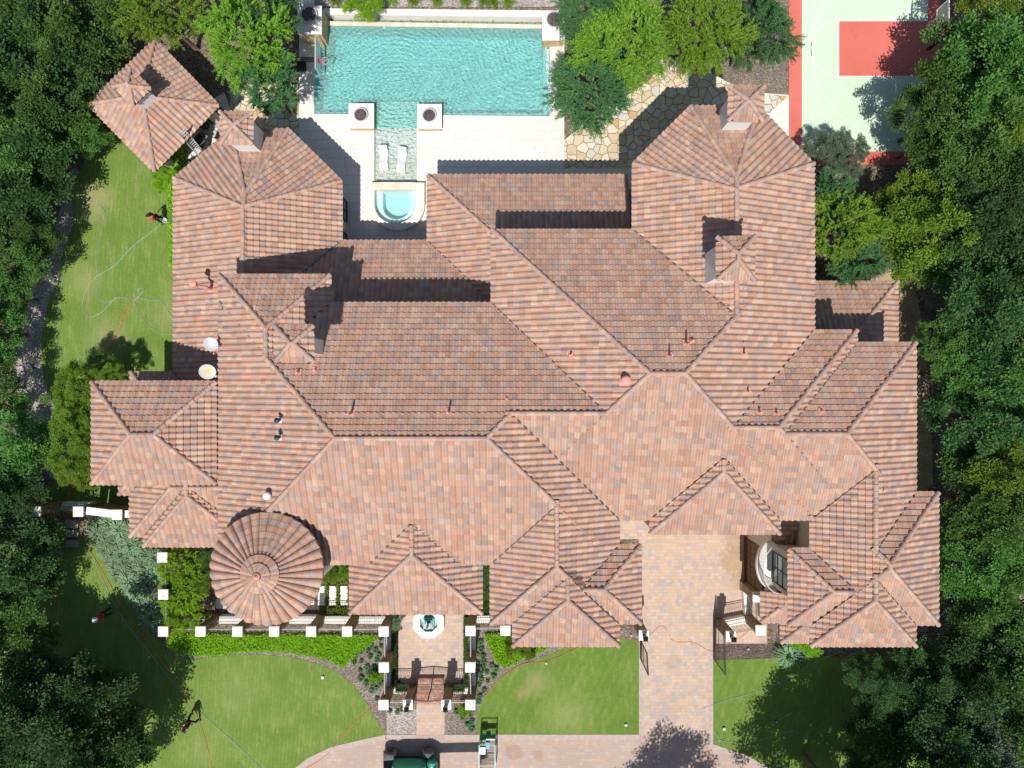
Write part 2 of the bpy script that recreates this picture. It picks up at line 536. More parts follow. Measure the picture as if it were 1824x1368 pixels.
def tiles_to_mesh(name, chunks, mat):
    """several slopes into one mesh"""
    V = []; UV = []; ls = []; lt = []
    off = 0; loops = []
    nq = 0
    for (v, uv, mv, muv) in chunks:
        if len(v): V.append(v); UV.append(uv); nq += len(v)//4
    tri = [m for c in chunks for m in c[2]]; truv = [m for c in chunks for m in c[3]]
    vq = np.concatenate(V) if V else np.zeros((0,3)); uq = np.concatenate(UV) if UV else np.zeros((0,2))
    vt = np.array(tri, float).reshape(-1,3); ut = np.array(truv, float).reshape(-1,2)
    A = np.concatenate([vq, vt]); B = np.concatenate([uq, ut])
    nt = len(vt)//3
    if len(A) == 0: return None
    me = bpy.data.meshes.new(name)
    me.vertices.add(len(A)); me.vertices.foreach_set('co', A.astype(np.float32).ravel())
    me.loops.add(len(A)); me.loops.foreach_set('vertex_index', np.arange(len(A), dtype=np.int32))
    me.polygons.add(nq+nt)
    starts = np.concatenate([np.arange(nq)*4, nq*4+np.arange(nt)*3]).astype(np.int32)
    me.polygons.foreach_set('loop_start', starts)
    l = me.uv_layers.new(name='UVMap'); l.data.foreach_set('uv', B.astype(np.float32).ravel())
    me.materials.append(mat)
    me.update(calc_edges=True)
    return me

def cap_run(a, b, seed, visible, V, F, UV, r=.125, seg=.36):
    """half-round ridge tiles laid along a line; the low end is a"""
    a, b = Vector(a), Vector(b)
    if a.z > b.z + 1e-4: a, b = b, a
    d = b - a; L = d.length; n = max(1, round(L/seg)); d /= L
    side = d.cross(Vector((0,0,1))).normalized(); up = side.cross(d).normalized()
    K = 7
    rr = random.Random(seed)
    for i in range(n):
        p0 = a + d*(L*i/n - .03); p1 = a + d*(L*(i+1)/n + .02)
        if not visible((p0+p1)/2, side): continue
        o = len(V)
        h = rr.uniform(-.006,.006)
        for (p, rad, hh) in ((p0, r*1.10, .012+h), (p1, r*.94, -.004+h)):
            for k in range(K):
                th = math.pi*(-.08 + 1.16*k/(K-1))
                V.append(tuple(p + side*math.cos(th)*rad + up*(math.sin(th)*rad*.95 + hh + .005)))
        V.append(tuple(p0 + up*.0)); 
        ui, vi = seed*13+i, seed*7
        for k in range(K-1):
            F.append((o+k, o+k+1, o+K+k+1, o+K+k))
            UV.append([(ui+.1+.8*k/(K-1), vi+.05), (ui+.1+.8*(k+1)/(K-1), vi+.05), (ui+.1+.8*(k+1)/(K-1), vi+.95), (ui+.1+.8*k/(K-1), vi+.95)])
            F.append((o+k+1, o+k, o+2*K, o+2*K))
            UV.append([(ui+.1, vi+.05)]*4)
def caps_mesh(name, V, F, UV, mat):
    me = bpy.data.meshes.new(name)
    F2 = []; U2 = []
    for f, u in zip(F, UV):
        if f[2] == f[3]: F2.append(f[:3]); U2 += u[:3]
        else: F2.append(f); U2 += u
    me.from_pydata(V, [], F2)
    l = me.uv_layers.new(name='UVMap'); l.data.foreach_set('uv', np.array(U2, dtype=np.float32).ravel())
    me.materials.append(mat); me.update()
    return me

def build_block(b, idx, parent, others=None, seed=None, solo=False, rname='roof', label=None):
    others = others if others is not None else [(j, o) for j, o in enumerate(BL) if j != idx]
    seed = idx*10+3 if seed is None else seed
    chunks = []
    for (i, poly) in b.facets:
        p, t, inn, L = b.edges[i]
        chunks.append(facet_tiles(p, t, inn, poly, b.ze, b.pitch, (seed+i*3) % 97, others, idx, mine=[(b.edges[k][2], b.ze - b.pitch*b.edges[k][2].dot(b.edges[k][0])) for k, _ in b.facets if k != i]))
    me = tiles_to_mesh('roof_tiles', chunks, M['tile'])
    roof = link(rname, me, parent, label)
    # felt under the tiles, fascia board and soffit
    mb = MB()
    for (i, poly) in b.facets:
        p, t, inn, L = b.edges[i]
        zs = [(q[0], q[1], b.ze + b.pitch*((q[0]-p.x)*inn.x+(q[1]-p.y)*inn.y) - .02 - .0012*idx) for q in poly]
        mb.add(zs, [tuple(range(len(zs)))])
    mb.build('underlay', M['under'], roof_child(roof, parent))
    eb = MB(); n = len(b.poly); zf = b.ze
    ins_poly = [p for p in b.poly]
    cx = sum(p[0] for p in b.poly)/n; cy = sum(p[1] for p in b.poly)/n
    inner = inset(b.poly, .04+.001*idx)
    eb.prism(inner, zf-.20-.0015*idx, zf-.05-.001*idx)
    eb.build('eaves_board', M['fascia'], roof_child(roof, parent))
    # ridge and hip caps
    seen = set(); V = []; F = []; UV = []
    def vis(pt, side):
        if solo: return True
        zc = pt.z
        for (j, o) in others:
            z, i_, a_ = o.z(pt.x, pt.y)
            if z > zc + .12: return False
        s2 = Vector((side.x, side.y)).normalized()*.3
        zl = union_z(pt.x+s2.x, pt.y+s2.y); zr = union_z(pt.x-s2.x, pt.y-s2.y)
        return (zl+zr)/2 < zc - .075
    for (i, poly) in b.facets:
        p, t, inn, L = b.edges[i]
        m = len(poly)
        for k in range(m):
            q0, q1 = poly[k], poly[(k+1) % m]
            if math.hypot(q1[0]-q0[0], q1[1]-q0[1]) < .15: continue
            mid = ((q0[0]+q1[0])/2, (q0[1]+q1[1])/2)
            zz, ins_, ar = b.z(mid[0], mid[1])
            if ins_ < .01: continue
            key = (round(mid[0], 1), round(mid[1], 1))
            if any(abs(key[0]-s_[0]) < .15 and abs(key[1]-s_[1]) < .15 for s_ in seen): continue
            seen.add(key)
            z0 = b.ze + b.pitch*((q0[0]-p.x)*inn.x+(q0[1]-p.y)*inn.y); z1 = b.ze + b.pitch*((q1[0]-p.x)*inn.x+(q1[1]-p.y)*inn.y)
            V = []; F = []; UV = []
            cap_run((q0[0],q0[1],z0+.035), (q1[0],q1[1],z1+.035), seed*5+k, vis, V, F, UV)
            if F: link('ridge_tiles', caps_mesh('ridge_tiles', V, F, UV, M['ridge']), roof_child(roof, parent))
    return roof
def roof_child(roof, parent): return roof
def inset(poly, d):
    n = len(poly); lines = []
    for i in range(n):
        p, q = Vector(poly[i]), Vector(poly[(i+1)%n]); t = (q-p).normalized(); nn = Vector((-t.y, t.x))
        lines.append((p+nn*d, t))
    out = []
    for i in range(n):
        (p, t), (q, s) = lines[i-1], lines[i]
        den = t.x*s.y - t.y*s.x
        if abs(den) < 1e-6: out.append((q.x, q.y)); continue
        k = ((q.x-p.x)*s.y - (q.y-p.y)*s.x)/den
        out.append((p.x+t.x*k, p.y+t.y*k))
    return out

mansion = thing('mansion', 'huge cream stucco mansion under many joined terracotta tile hip roofs', 'house')
ROOFS = {}
for i, b in enumerate(BL):
    if b.name == 'T': pass
    ROOFS[b.name] = build_block(b, i, mansion)

# walls under the eaves
def wall_block(b, i, poly=None, z1=None):
    w = b.wall + .004*i
    mb = MB().prism(poly or inset(b.poly, w), -.02, (z1 or b.ze) - .21 - .002*i)
    return mb.build('wall', M['stucco'], mansion)
for i, b in enumerate(BL):
    if b.name in ('Y', 'T', 'P', 'P1', 'P2', 'H', 'J', 'K', 'D'): continue
    if b.name == 'F':
        x0, x1 = WX(763,ZL)+.5, WX(1118,ZL)-.05; wall_block(b, i, [(x0, WY(600,ZL)), (x1, WY(600,ZL)), (x1, WY(313,ZL)-.5), (x0, WY(313,ZL)-.5)]); continue
    if b.name == 'S':
        wall_block(b, i, [(WX(1470,ZU), WY(1000,ZU)), (WX(1630,ZU)-.55, WY(1000,ZU)), (WX(1630,ZU)-.55, WY(1150,ZU)+.5), (WX(1470,ZU), WY(1150,ZU)+.5)]); continue
    wall_block(b, i)
MB().bx(WX(1200,ZU), WX(1630,ZU)-.512, WY(924,ZU)+.56, WY(611,ZU)-.54, -.02, ZU-.25).build('wall', M['stucco'], mansion)
MB().bx(WX(1250,ZU), WX(1525,ZU)-.53, WY(900,ZU), WY(589,ZU)-.53, -.02, ZU-.26).build('wall', M['stucco'], mansion)
MB().bx(WX(500,ZL), WX(870,ZL), WY(600,ZL), WY(430,ZL)-.62, -.02, ZL-.25).build('wall', M['stucco'], mansion)
# the wing with the curved balcony: ground floor, upper window bay, recessed rest
TX = 15.6
MB().bx(TX, 20.5, -13.75, -7.7, -.02, 4.0).build('wall', M['stucco'], mansion)
MB().bx(TX, 20.4, -12.05, -9.55, 4.0, ZU-.24).build('wall', M['stucco'], mansion)
MB().bx(17.1, 20.3, -12.7, -12.05, 4.0, ZU-.245).build('wall', M['stucco'], mansion)
MB().bx(16.2, 20.3, WY(1144,3.7)+.4, -13.75, -.02, 3.45).build('wall', M['stucco'], mansion)
# porte-cochere pillars
for (px_, py_) in ((1172,940),(1374,940)):
    c = W(px_, py_, ZU)
    MB().bx(c.x-.35, c.x+.35, c.y-.1, c.y+.6, 0, ZU-.2).build('pillar', M['stucco'], mansion)

# round tower
def tower(cx, cy, R, ze, parent):
    n = 34; pitch = .46
    rows = int(R*math.sqrt(1+pitch**2)/TE)
    V = []; F = []; UV = []
    def prof(k, frac):  # barrel section around one rib
        return (max(0, math.sin(math.pi*min(1, max(0, (frac-.16)/.84))))**.6)*.175
    fr = [0, .16, .20, .32, .5, .7, .88, .95, 1.0]
    for r in range(rows):
        s0 = R+.06 - r*TE/math.sqrt(1+pitch**2); s1 = s0 - TE/math.sqrt(1+pitch**2)
        if s1 < .62: break
        for k in range(n):
            for j in range(len(fr)-1):
                a0 = 2*math.pi*(k+fr[j])/n; a1 = 2*math.pi*(k+fr[j+1])/n
                q = []
                for (a, f, s_, h) in ((a0, fr[j], s0, .035), (a1, fr[j+1], s0, .035), (a1, fr[j+1], s1, 0), (a0, fr[j], s1, 0)):
                    am = min(1.0, .25 + .75*s_/R)
                    z = ze + pitch*(R-s_) + prof(k, f)*am + h*.55
                    q.append((cx+math.cos(a)*s_, cy+math.sin(a)*s_, z))
                o = len(V); V += q; F.append((o,o+1,o+2,o+3))
                UV += [(k+fr[j]*.98+.01+500, r+.02), (k+fr[j+1]*.98+.01+500, r+.02), (k+fr[j+1]*.98+.01+500, r+.98), (k+fr[j]*.98+.01+500, r+.98)]
                zb = ze + pitch*(R-s0) - (.015 if r == 0 else 0)
                o = len(V)
                am = min(1.0, .25+.75*s0/R)
                f0 = 0 if r == 0 else 1
                V += [(cx+math.cos(a0)*s0, cy+math.sin(a0)*s0, zb+prof(k,fr[j])*am*f0), (cx+math.cos(a1)*s0, cy+math.sin(a1)*s0, zb+prof(k,fr[j+1])*am*f0), q[1], q[0]]
                F.append((o,o+1,o+2,o+3))
                UV += [(k+.5+500, r+.02)]*4
    # smooth crown of wedge tiles
    for (s0, s1, m, lift) in ((1.0, .60, 20, .11), (.62, .22, 12, .15)):
        for k in range(m):
            for (f0, f1) in ((.02,.35),(.35,.65),(.65,.98)):
                a0 = 2*math.pi*(k+f0)/m; a1 = 2*math.pi*(k+f1)/m
                o = len(V)
                hh = lambda f: .03*math.sin(math.pi*f)
                for (a, s_, f, x) in ((a0,s0,f0,.03),(a1,s0,f1,.03),(a1,s1,f1,0),(a0,s1,f0,0)):
                    V.append((cx+math.cos(a)*s_, cy+math.sin(a)*s_, ze+pitch*(R-s_)+lift+hh(f)+x))
                F.append((o,o+1,o+2,o+3)); UV += [(k+.2+700, m+.1),(k+.8+700, m+.1),(k+.8+700, m+.9),(k+.2+700, m+.9)]
                o = len(V)
                V += [(V[o-4][0],V[o-4][1],V[o-4][2]-.09),(V[o-3][0],V[o-3][1],V[o-3][2]-.09), V[o-3], V[o-4]]
                F.append((o,o+1,o+2,o+3)); UV += [(k+.5+700, m+.1)]*4
    me = np_mesh('tower_roof_tiles', V, F, M['tile'], UV)
    roof = link('tower_roof', me, parent, 'round cone of radiating barrel tiles over the stair tower')
    mb = MB().lathe([(R-.03, ze-.2), (R-.03, ze-.02), (.3, ze+pitch*(R-.3)-.02)], (cx,cy,0), 48)
    mb.build('underlay', M['under'], roof)
    mb = MB().lathe([(.02,0),(.17,0),(.19,.05),(.12,.1),(.07,.16),(.02,.2)], (cx,cy,ze+pitch*R+.06), 16)
    mb.build('finial', M['pink'], roof)
    MB().lathe([(R-.5,-.02),(R-.5,ze-.2)], (cx,cy,0), 48).build('tower_wall', M['stucco'], mansion)
TC = W(476, 1012.5, 8.8)
tower(TC.x, TC.y, 98.5*(HC-8.8)/FP, 8.8, mansion)

# chimneys: stucco stack with a little tiled hip roof
def chimney(cap_px, zc, zb, parent_roof, rot=0.0, seed=1, body_in=.24, ptch=.45):
    xs = [p[0] for p in cap_px]; ys = [p[1] for p in cap_px]
    c = W(sum(xs)/len(xs), sum(ys)/len(ys), zc)
    poly = [tuple(W(p[0],p[1],zc)[:2]) for p in cap_px]
    b = Block('chimney', poly, zc, pitch=ptch)
    root = MB().prism(inset(b.poly, body_in), zb, zc-.09).build('chimney', M['chim'], parent_roof)
    ch = [facet_tiles(b.edges[i][0], b.edges[i][1], b.edges[i][2], poly_, zc, ptch, (seed*7+i) % 97, [], 0, eave=.05) for (i, poly_) in b.facets]
    # the stack is drawn as the part; its roof, slab and caps belong to the same piece
    me = tiles_to_mesh('chimney_roof', ch, M['tile'])
    V = []; F = []; UV = []
    seen = []
    for (i, pl) in b.facets:
        p, t, inn, L = b.edges[i]
        for k in range(len(pl)):
            q0, q1 = pl[k], pl[(k+1) % len(pl)]
            if math.hypot(q1[0]-q0[0], q1[1]-q0[1]) < .08: continue
            mid = ((q0[0]+q1[0])/2, (q0[1]+q1[1])/2)
            zz, ins_, ar = b.z(mid[0], mid[1])
            if ins_ < .01: continue
            if any(math.hypot(mid[0]-s_[0], mid[1]-s_[1]) < .1 for s_ in seen): continue
            seen.append(mid)
            z0 = zc + ptch*((q0[0]-p.x)*inn.x+(q0[1]-p.y)*inn.y); z1 = zc + ptch*((q1[0]-p.x)*inn.x+(q1[1]-p.y)*inn.y)
            cap_run((q0[0],q0[1],z0+.05), (q1[0],q1[1],z1+.05), seed*3+k, lambda a_, b_: True, V, F, UV, r=.115)
    cm = caps_mesh('caps', V, F, UV, M['ridge'])
    slab = MB().prism(inset(b.poly, .03), zc-.10, zc-.03)
    bm = bmesh.new(); bm.from_mesh(root.data)
    root.data.materials.append(M['tile']); root.data.materials.append(M['ridge']); root.data.materials.append(M['fascia'])
    n0 = len(bm.faces)
    bm.loops.layers.uv.new('UVMap')
    def join(mesh, mi):
        k = len(bm.faces); bm.from_mesh(mesh); bm.faces.ensure_lookup_table()
        for f in list(bm.faces)[k:]: f.material_index = mi
    join(me, 1); join(cm, 2)
    sm = bpy.data.meshes.new('s'); sm.from_pydata(slab.v, [], slab.f); join(sm, 3)
    bm.to_mesh(root.data); bm.free()
    for x in (me, cm, sm): bpy.data.meshes.remove(x)
    return root
M['chim'] = simple('pale_chimney_render', (.70,.68,.66), .85, .04, 2.0)
chimney([(393,200),(450,201),(450,257),(394,256)], 5.9, 3.6, ROOFS['A1'], seed=2)
chimney([(1298,155),(1360,155),(1358,216),(1296,216)], 9.8, 7.0, ROOFS['A2'], seed=3)
chimney([(491,581),(558,581),(560,644),(492,643)], 11.6, 7.8, ROOFS['B1'], seed=4, body_in=.46)
chimney([(1277,423),(1344,421),(1342,498),(1277,499)], 11.6, 8.0, ROOFS['A2'], seed=5)

# roof vents: pipe with a salmon flashing plate
def roof_at(px, py):
    o = Vector((0,0,HC)); d = (W(px,py,0)-o)
    best = 1.0; bb = None
    t = .70
    while t < 1.0:
        p = o + d*t
        for b in BL:
            z, i_, a_ = b.z(p.x, p.y)
            if z > p.z: return p, b, b.edges[int(a_)][2]
        t += .0006
    return o+d, None, Vector((0,1))
def vent(px, py, h=.5, r=.05, plate=.2, col='pink', pipe='pink', hood=False):
    p, b, inn = roof_at(px, py)
    if b is None: return
    sl = Vector((inn.x, inn.y, PITCH)).normalized(); sd = Vector((inn.y, -inn.x, 0)); up = sd.cross(sl).normalized()
    if up.z < 0: up = -up
    mb = MB()
    if plate: mb.obx(p+up*.075, sl*plate, sd*plate, up*.02); mb.lathe([(r*2.0,0),(r*1.2,.14)], p+up*.06, 10)
    mb.cur = 1
    mb.lathe([(r,0),(r,h),(r*.5,h+.01)], p, 10)
    if hood:
        mb.lathe([(r*1.9,h-.02),(r*2.1,h+.05),(r*1.5,h+.12),(.01,h+.15)], p, 12)
    o = mb.build('vent_pipe', [M[col], M[pipe]], ROOFS[b.name])
for v in ((1016,633,.45),(1191,634,.8),(1221,612,.95),(1323,630,.55),(1330,697,.5),(1351,734,.4),(1381,736,.4),(1462,733,.25),
          (627,736,.85),(800,734,.85),(532,664,.35),(563,660,.3)):
    vent(v[0], v[1], v[2], .055, .17)
vent(1113,678,.35,.12,.26,hood=True); vent(1232,608,.3,.07,.12)
for v in ((500,748),(500,778)): vent(v[0], v[1], .5, .07, .16, 'metal_pale', 'metal_dark', True)  # dark pipe and hood colour stands in for shadow by the pale plates
vent(480,881,.35,.1,.18,'pink','white',True)
vent(903,711,.2,.04,.08); vent(384,630,.15,.04,.08); vent(1323,611,.2,.03,.07); vent(1571,873,.2,.04,.07)
# tall bent flue on the left wing
p, b, inn = roof_at(378, 515)
mb = MB().obx(p+Vector((0,0,.1)), (.22,0,.05), (0,.2,0), (0,0,.02))
mb.lathe([(.1,0),(.1,.75)], p, 12).tube([p+Vector((0,0,.75)), p+Vector((-.25,0,1.0)), p+Vector((-.38,.08,1.45))], .1, 10)
mb.lathe([(.2,0),(.2,.16),(.05,.2)], p+Vector((-.38,.08,1.42)), 14)
mb.build('flue', M['pink'], ROOFS['A1'])

# dark open valleys where two slopes meet
def valleys():
    mb = MB(); fac = []
    for i, b in enumerate(BL):
        for (k, pl) in b.facets:
            p, t, inn, L = b.edges[k]; fac.append((i, b, k, p, inn, pl))
    for a in range(len(fac)):
        for c in range(a+1, len(fac)):
            i, b1, k1, p1, n1, pl1 = fac[a]; j, b2, k2, p2, n2, pl2 = fac[c]
            if i == j: continue
            A = n1*PITCH - n2*PITCH
            if A.length < .05: continue
            C = (b1.ze - PITCH*n1.dot(p1)) - (b2.ze - PITCH*n2.dot(p2))
            d = Vector((-A.y, A.x)).normalized(); o = A*(-C/A.length_squared)
            ts = [d.dot(Vector(q)-o) for q in pl1]; t0, t1 = min(ts), max(ts)
            n = max(2, int((t1-t0)/.2)); T = np.linspace(t0, t1, n)
            X = o.x + d.x*T; Y = o.y + d.y*T
            za, ia, ka = b1.z(X, Y); zb, ib, kb = b2.z(X, Y)
            ok = (ia > -.02) & (ib > -.02) & (ka == k1) & (kb == k2) & (np.abs(za-zb) < .02)
            if not ok.any(): continue
            zu = np.full(n, -99.0); zp = np.full(n, -99.0); zm = np.full(n, -99.0)
            nn = A.normalized()*.25
            for b in BL:
                zu = np.maximum(zu, b.z(X, Y)[0]); zp = np.maximum(zp, b.z(X+nn.x, Y+nn.y)[0]); zm = np.maximum(zm, b.z(X-nn.x, Y-nn.y)[0])
            ok &= (zu < za+.03) & ((zp+zm)/2 > za+.02) & (zp < za+.5) & (zm < za+.5)
            s_ = None
            for q in range(n+1):
                if q < n and ok[q]:
                    if s_ is None: s_ = q
                elif s_ is not None:
                    if q-1-s_ >= 2: mb.beam((X[s_],Y[s_],za[s_]+.082), (X[q-1],Y[q-1],za[q-1]+.082), .05, .03)
                    s_ = None
    return mb
valleys().build('valley_flashing', simple('dark_valley_flashing', (.10,.07,.06), .8), mansion)['kind'] = 'stuff'
# ------------------------------------------------------------------ ground, lawns, paving, water
def poly_px(pts, z=0.0): return [tuple(W(x, y, z)[:2]) for x, y in pts]
def smooth_px(pts, n=6, closed=True):
    out = []; m = len(pts)
    for i in range(m if closed else m-1):
        p = [Vector(pts[(i+k) % m]) if closed else Vector(pts[min(max(i+k,0),m-1)]) for k in (-1,0,1,2)]
        for j in range(n):
            t = j/n
            out.append(tuple(.5*((2*p[1])+(-p[0]+p[2])*t+(2*p[0]-5*p[1]+4*p[2]-p[3])*t*t+(-p[0]+3*p[1]-3*p[2]+p[3])*t**3)))
    if not closed: out.append(tuple(pts[-1]))
    return out
def sheet(name, polys, z, m, thick=.0, kind='structure'):
    mb = MB()
    for p in polys:
        if thick: mb.prism(p, z-thick, z)
        else:
            a = sum(p[i][0]*p[(i+1)%len(p)][1]-p[(i+1)%len(p)][0]*p[i][1] for i in range(len(p)))
            if a < 0: p = p[::-1]
            mb.add([(q[0], q[1], z) for q in p], [tuple(range(len(p)))])
    return tag(mb.build(name, m), kind=kind)

def grass_mat(name, c1, c2, c3, dry, dryamt=.5, stripe=0.0):
    t = NT(name)
    a = t.noise(.55, 6, .62); b = t.noise(5.0, 5, .7); f = t.noise(28, 3, .7)
    c = t.mix(t.ramp(a, [(.35,0.0),(.65,1.0)]), c1, c2)
    c = t.mix(t.ramp(b, [(.35,0.0),(.75,.75)]), c, c3)
    mp = t.n('ShaderNodeMapping'); mp.inputs['Scale'].default_value = (2.4,.55,1); mp.inputs['Rotation'].default_value = (0,0,math.radians(stripe)); t.l(t.wco(), mp.inputs[0])
    d = t.noise(1.0, 7, .72, mp.outputs[0])
    c = t.mix(t.ramp(d, [(.50,0.0),(.72,dryamt)]), c, dry)
    c = t.mix(t.ramp(f, [(.3,.55),(.7,0.0)]), c, tuple(x*.5 for x in c1))
    c = t.mix(t.ramp(t.noise(1.6, 7, .75), [(.52,0.0),(.70,.6)]), c, tuple(x*.72 for x in c1))
    ws = t.n('ShaderNodeTexWave', i_Scale=.55, i_Distortion=2.0, i_Detail=2.0); ws.inputs['Detail Scale'].default_value = .4; t.l(mp.outputs[0], ws.inputs['Vector'])
    c = t.mix(t.ramp(ws.outputs['Fac'], [(.3,0.0),(.7,.22)]), c, tuple(x*.68 for x in c1))
    t.base(c, .95, 0, .15)
    t.bump(t.math('ADD', f, t.math('MULTIPLY', b, .6)), .9, .05)
    return t.m
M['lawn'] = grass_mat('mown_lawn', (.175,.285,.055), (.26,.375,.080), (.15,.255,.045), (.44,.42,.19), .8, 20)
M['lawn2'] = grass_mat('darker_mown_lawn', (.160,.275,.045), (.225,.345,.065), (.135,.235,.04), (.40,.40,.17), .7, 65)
def mulch_mat(name, a, b, c, sc=14):
    t = NT(name)
    mp = t.n('ShaderNodeMapping'); mp.inputs['Scale'].default_value = (1,1.7,1); mp.inputs['Rotation'].default_value = (0,0,.6); t.l(t.wco(), mp.inputs[0])
    v = t.n('ShaderNodeTexVoronoi', i_Scale=sc, i_Randomness=1.0); t.l(mp.outputs[0], v.inputs['Vector'])
    sp = t.n('ShaderNodeSeparateColor'); t.l(v.outputs['Color'], sp.inputs[0])
    col = t.ramp(sp.outputs[0], [(0, a), (.45, b), (.85, c), (1, tuple(min(1,x*1.3) for x in c))])
    col = t.mix(t.ramp(t.noise(.8, 5), [(.35,0.0),(.7,.55)]), col, a)
    t.base(col, .95, 0, .1); t.bump(v.outputs['Distance'], .8, .04)
    return t.m
M['mulch'] = mulch_mat('brown_mulch', (.13,.10,.085), (.22,.175,.15), (.38,.32,.28))
M['mulch_pale'] = mulch_mat('pale_dry_mulch', (.22,.18,.165), (.40,.35,.32), (.62,.57,.54))
M['soil'] = mulch_mat('leaf_litter_soil', (.10,.08,.055), (.19,.15,.105), (.34,.27,.2), 9)
M['mulch_dark'] = mulch_mat('dark_mulch', (.075,.055,.05), (.12,.09,.08), (.22,.17,.15))

def paver_mat(name, cols, w=.30, h=.20, rot=0.0, mort=(.30,.25,.21), big=.0, rough=.85):
    t = NT(name)
    mp = t.n('ShaderNodeMapping'); mp.inputs['Rotation'].default_value = (0,0,rot); t.l(t.wco(), mp.inputs[0])
    sp = t.n('ShaderNodeSeparateXYZ'); t.l(mp.outputs[0], sp.inputs[0])
    row = t.math('FLOOR', t.math('DIVIDE', sp.outputs[1], h))
    wr = t.n('ShaderNodeTexWhiteNoise', noise_dimensions='1D'); t.l(row, wr.inputs['W'])
    ww = t.math('MULTIPLY_ADD', wr.outputs['Value'], w*.35, w*.8)
    xs = t.math('ADD', t.math('DIVIDE', sp.outputs[0], ww), t.math('MULTIPLY', wr.outputs['Value'], 7.3))
    cx = t.math('FLOOR', xs)
    cb = t.n('ShaderNodeCombineXYZ'); t.l(cx, cb.inputs[0]); t.l(row, cb.inputs[1])
    wn_ = t.n('ShaderNodeTexWhiteNoise', noise_dimensions='2D'); t.l(cb.outputs[0], wn_.inputs['Vector'])
    stops = [(i/len(cols), c) for i, c in enumerate(cols)]
    col = t.ramp(wn_.outputs['Value'], stops, 'CONSTANT')
    fx = t.math('FRACT', xs); fy = t.math('FRACT', t.math('DIVIDE', sp.outputs[1], h))
    m1 = t.math('LESS_THAN', fx, .05); m2 = t.math('LESS_THAN', fy, .07)
    mm = t.math('MAXIMUM', m1, m2)
    col = t.mix(t.math('MULTIPLY', mm, .55), col, mort)
    col = t.mix(t.ramp(t.noise(.45, 6, .6), [(.4,0.0),(.75,.4)]), col, cols[0])
    col = t.mix(t.ramp(t.noise(9, 4, .6), [(.45,0.0),(.8,.25)]), col, tuple(x*.7 for x in cols[-1]))
    t.base(col, rough, 0, .3); t.bump(t.math('SUBTRACT', 1.0, mm), .25, .01)
    return t.m
M['paver'] = paver_mat('drive_pavers', [(.54,.405,.315),(.57,.44,.35),(.50,.375,.305),(.46,.385,.355),(.55,.39,.27),(.42,.355,.33),(.56,.41,.30)], .30, .22)
def stain(m_, spots, soft=False):
    nt = m_.node_tree; b = nt.nodes['Principled BSDF']; src = b.inputs['Base Color'].links[0].from_socket
    g = nt.nodes.new('ShaderNodeNewGeometry'); nz = nt.nodes.new('ShaderNodeTexNoise'); nz.inputs['Scale'].default_value = 2.2; nz.inputs['Detail'].default_value = 6; nt.links.new(g.outputs['Position'], nz.inputs['Vector'])
    for (px_, py_, r_, c_, a_) in spots:
        d = nt.nodes.new('ShaderNodeVectorMath'); d.operation = 'DISTANCE'; nt.links.new(g.outputs['Position'], d.inputs[0]); d.inputs[1].default_value = W(px_, py_, .03)
        ad = nt.nodes.new('ShaderNodeMath'); ad.operation = 'MULTIPLY_ADD'; nt.links.new(nz.outputs['Fac'], ad.inputs[0]); ad.inputs[1].default_value = r_*1.6; nt.links.new(d.outputs['Value'], ad.inputs[2])
        rp = nt.nodes.new('ShaderNodeMapRange'); rp.inputs[1].default_value = r_*(1.0 if soft else 1.55); rp.inputs[2].default_value = r_*(2.3 if soft else 1.95); rp.inputs[3].default_value = a_; rp.inputs[4].default_value = 0; nt.links.new(ad.outputs[0], rp.inputs[0])
        mx = nt.nodes.new('ShaderNodeMix'); mx.data_type = 'RGBA'; mx.blend_type = 'MIX'; nt.links.new(rp.outputs[0], mx.inputs[0]); nt.links.new(src, mx.inputs[6]); mx.inputs[7].default_value = (*c_, 1); src = mx.outputs[2]
    nt.links.new(src, b.inputs['Base Color'])
stain(M['paver'], [(1308,1000,.9,(.42,.25,.12),.55),(1318,960,1.1,(.36,.24,.15),.5),(1322,1035,.7,(.36,.25,.17),.5),(1200,1180,.5,(.30,.24,.20),.3),(1190,1262,1.0,(.33,.27,.23),.25)])
M['paver_w'] = paver_mat('mottled_pavers', [(.47,.35,.29),(.50,.385,.315),(.44,.33,.285),(.42,.35,.325),(.47,.335,.25)], .30, .22)
stain(M['paver_w'], [(915,1340,.55,(.33,.20,.15),.5),(958,1345,.4,(.33,.20,.15),.45),(1020,1350,1.2,(.36,.30,.26),.3),(640,1345,1.0,(.36,.30,.26),.3)])
M['paver_edge'] = paver_mat('soldier_course_pavers', [(.50,.39,.34),(.46,.36,.32),(.52,.41,.36),(.44,.36,.33)], .22, .16)
M['deck'] = paver_mat('cream_travertine', [(.76,.725,.665),(.78,.745,.69),(.75,.71,.65),(.79,.755,.70)], .9, .6, 0, (.46,.40,.33))
M['coping'] = paver_mat('tan_travertine_coping', [(.72,.62,.49),(.76,.68,.57),(.70,.58,.43),(.78,.71,.61)], .35, .4, 0, (.5,.42,.3))
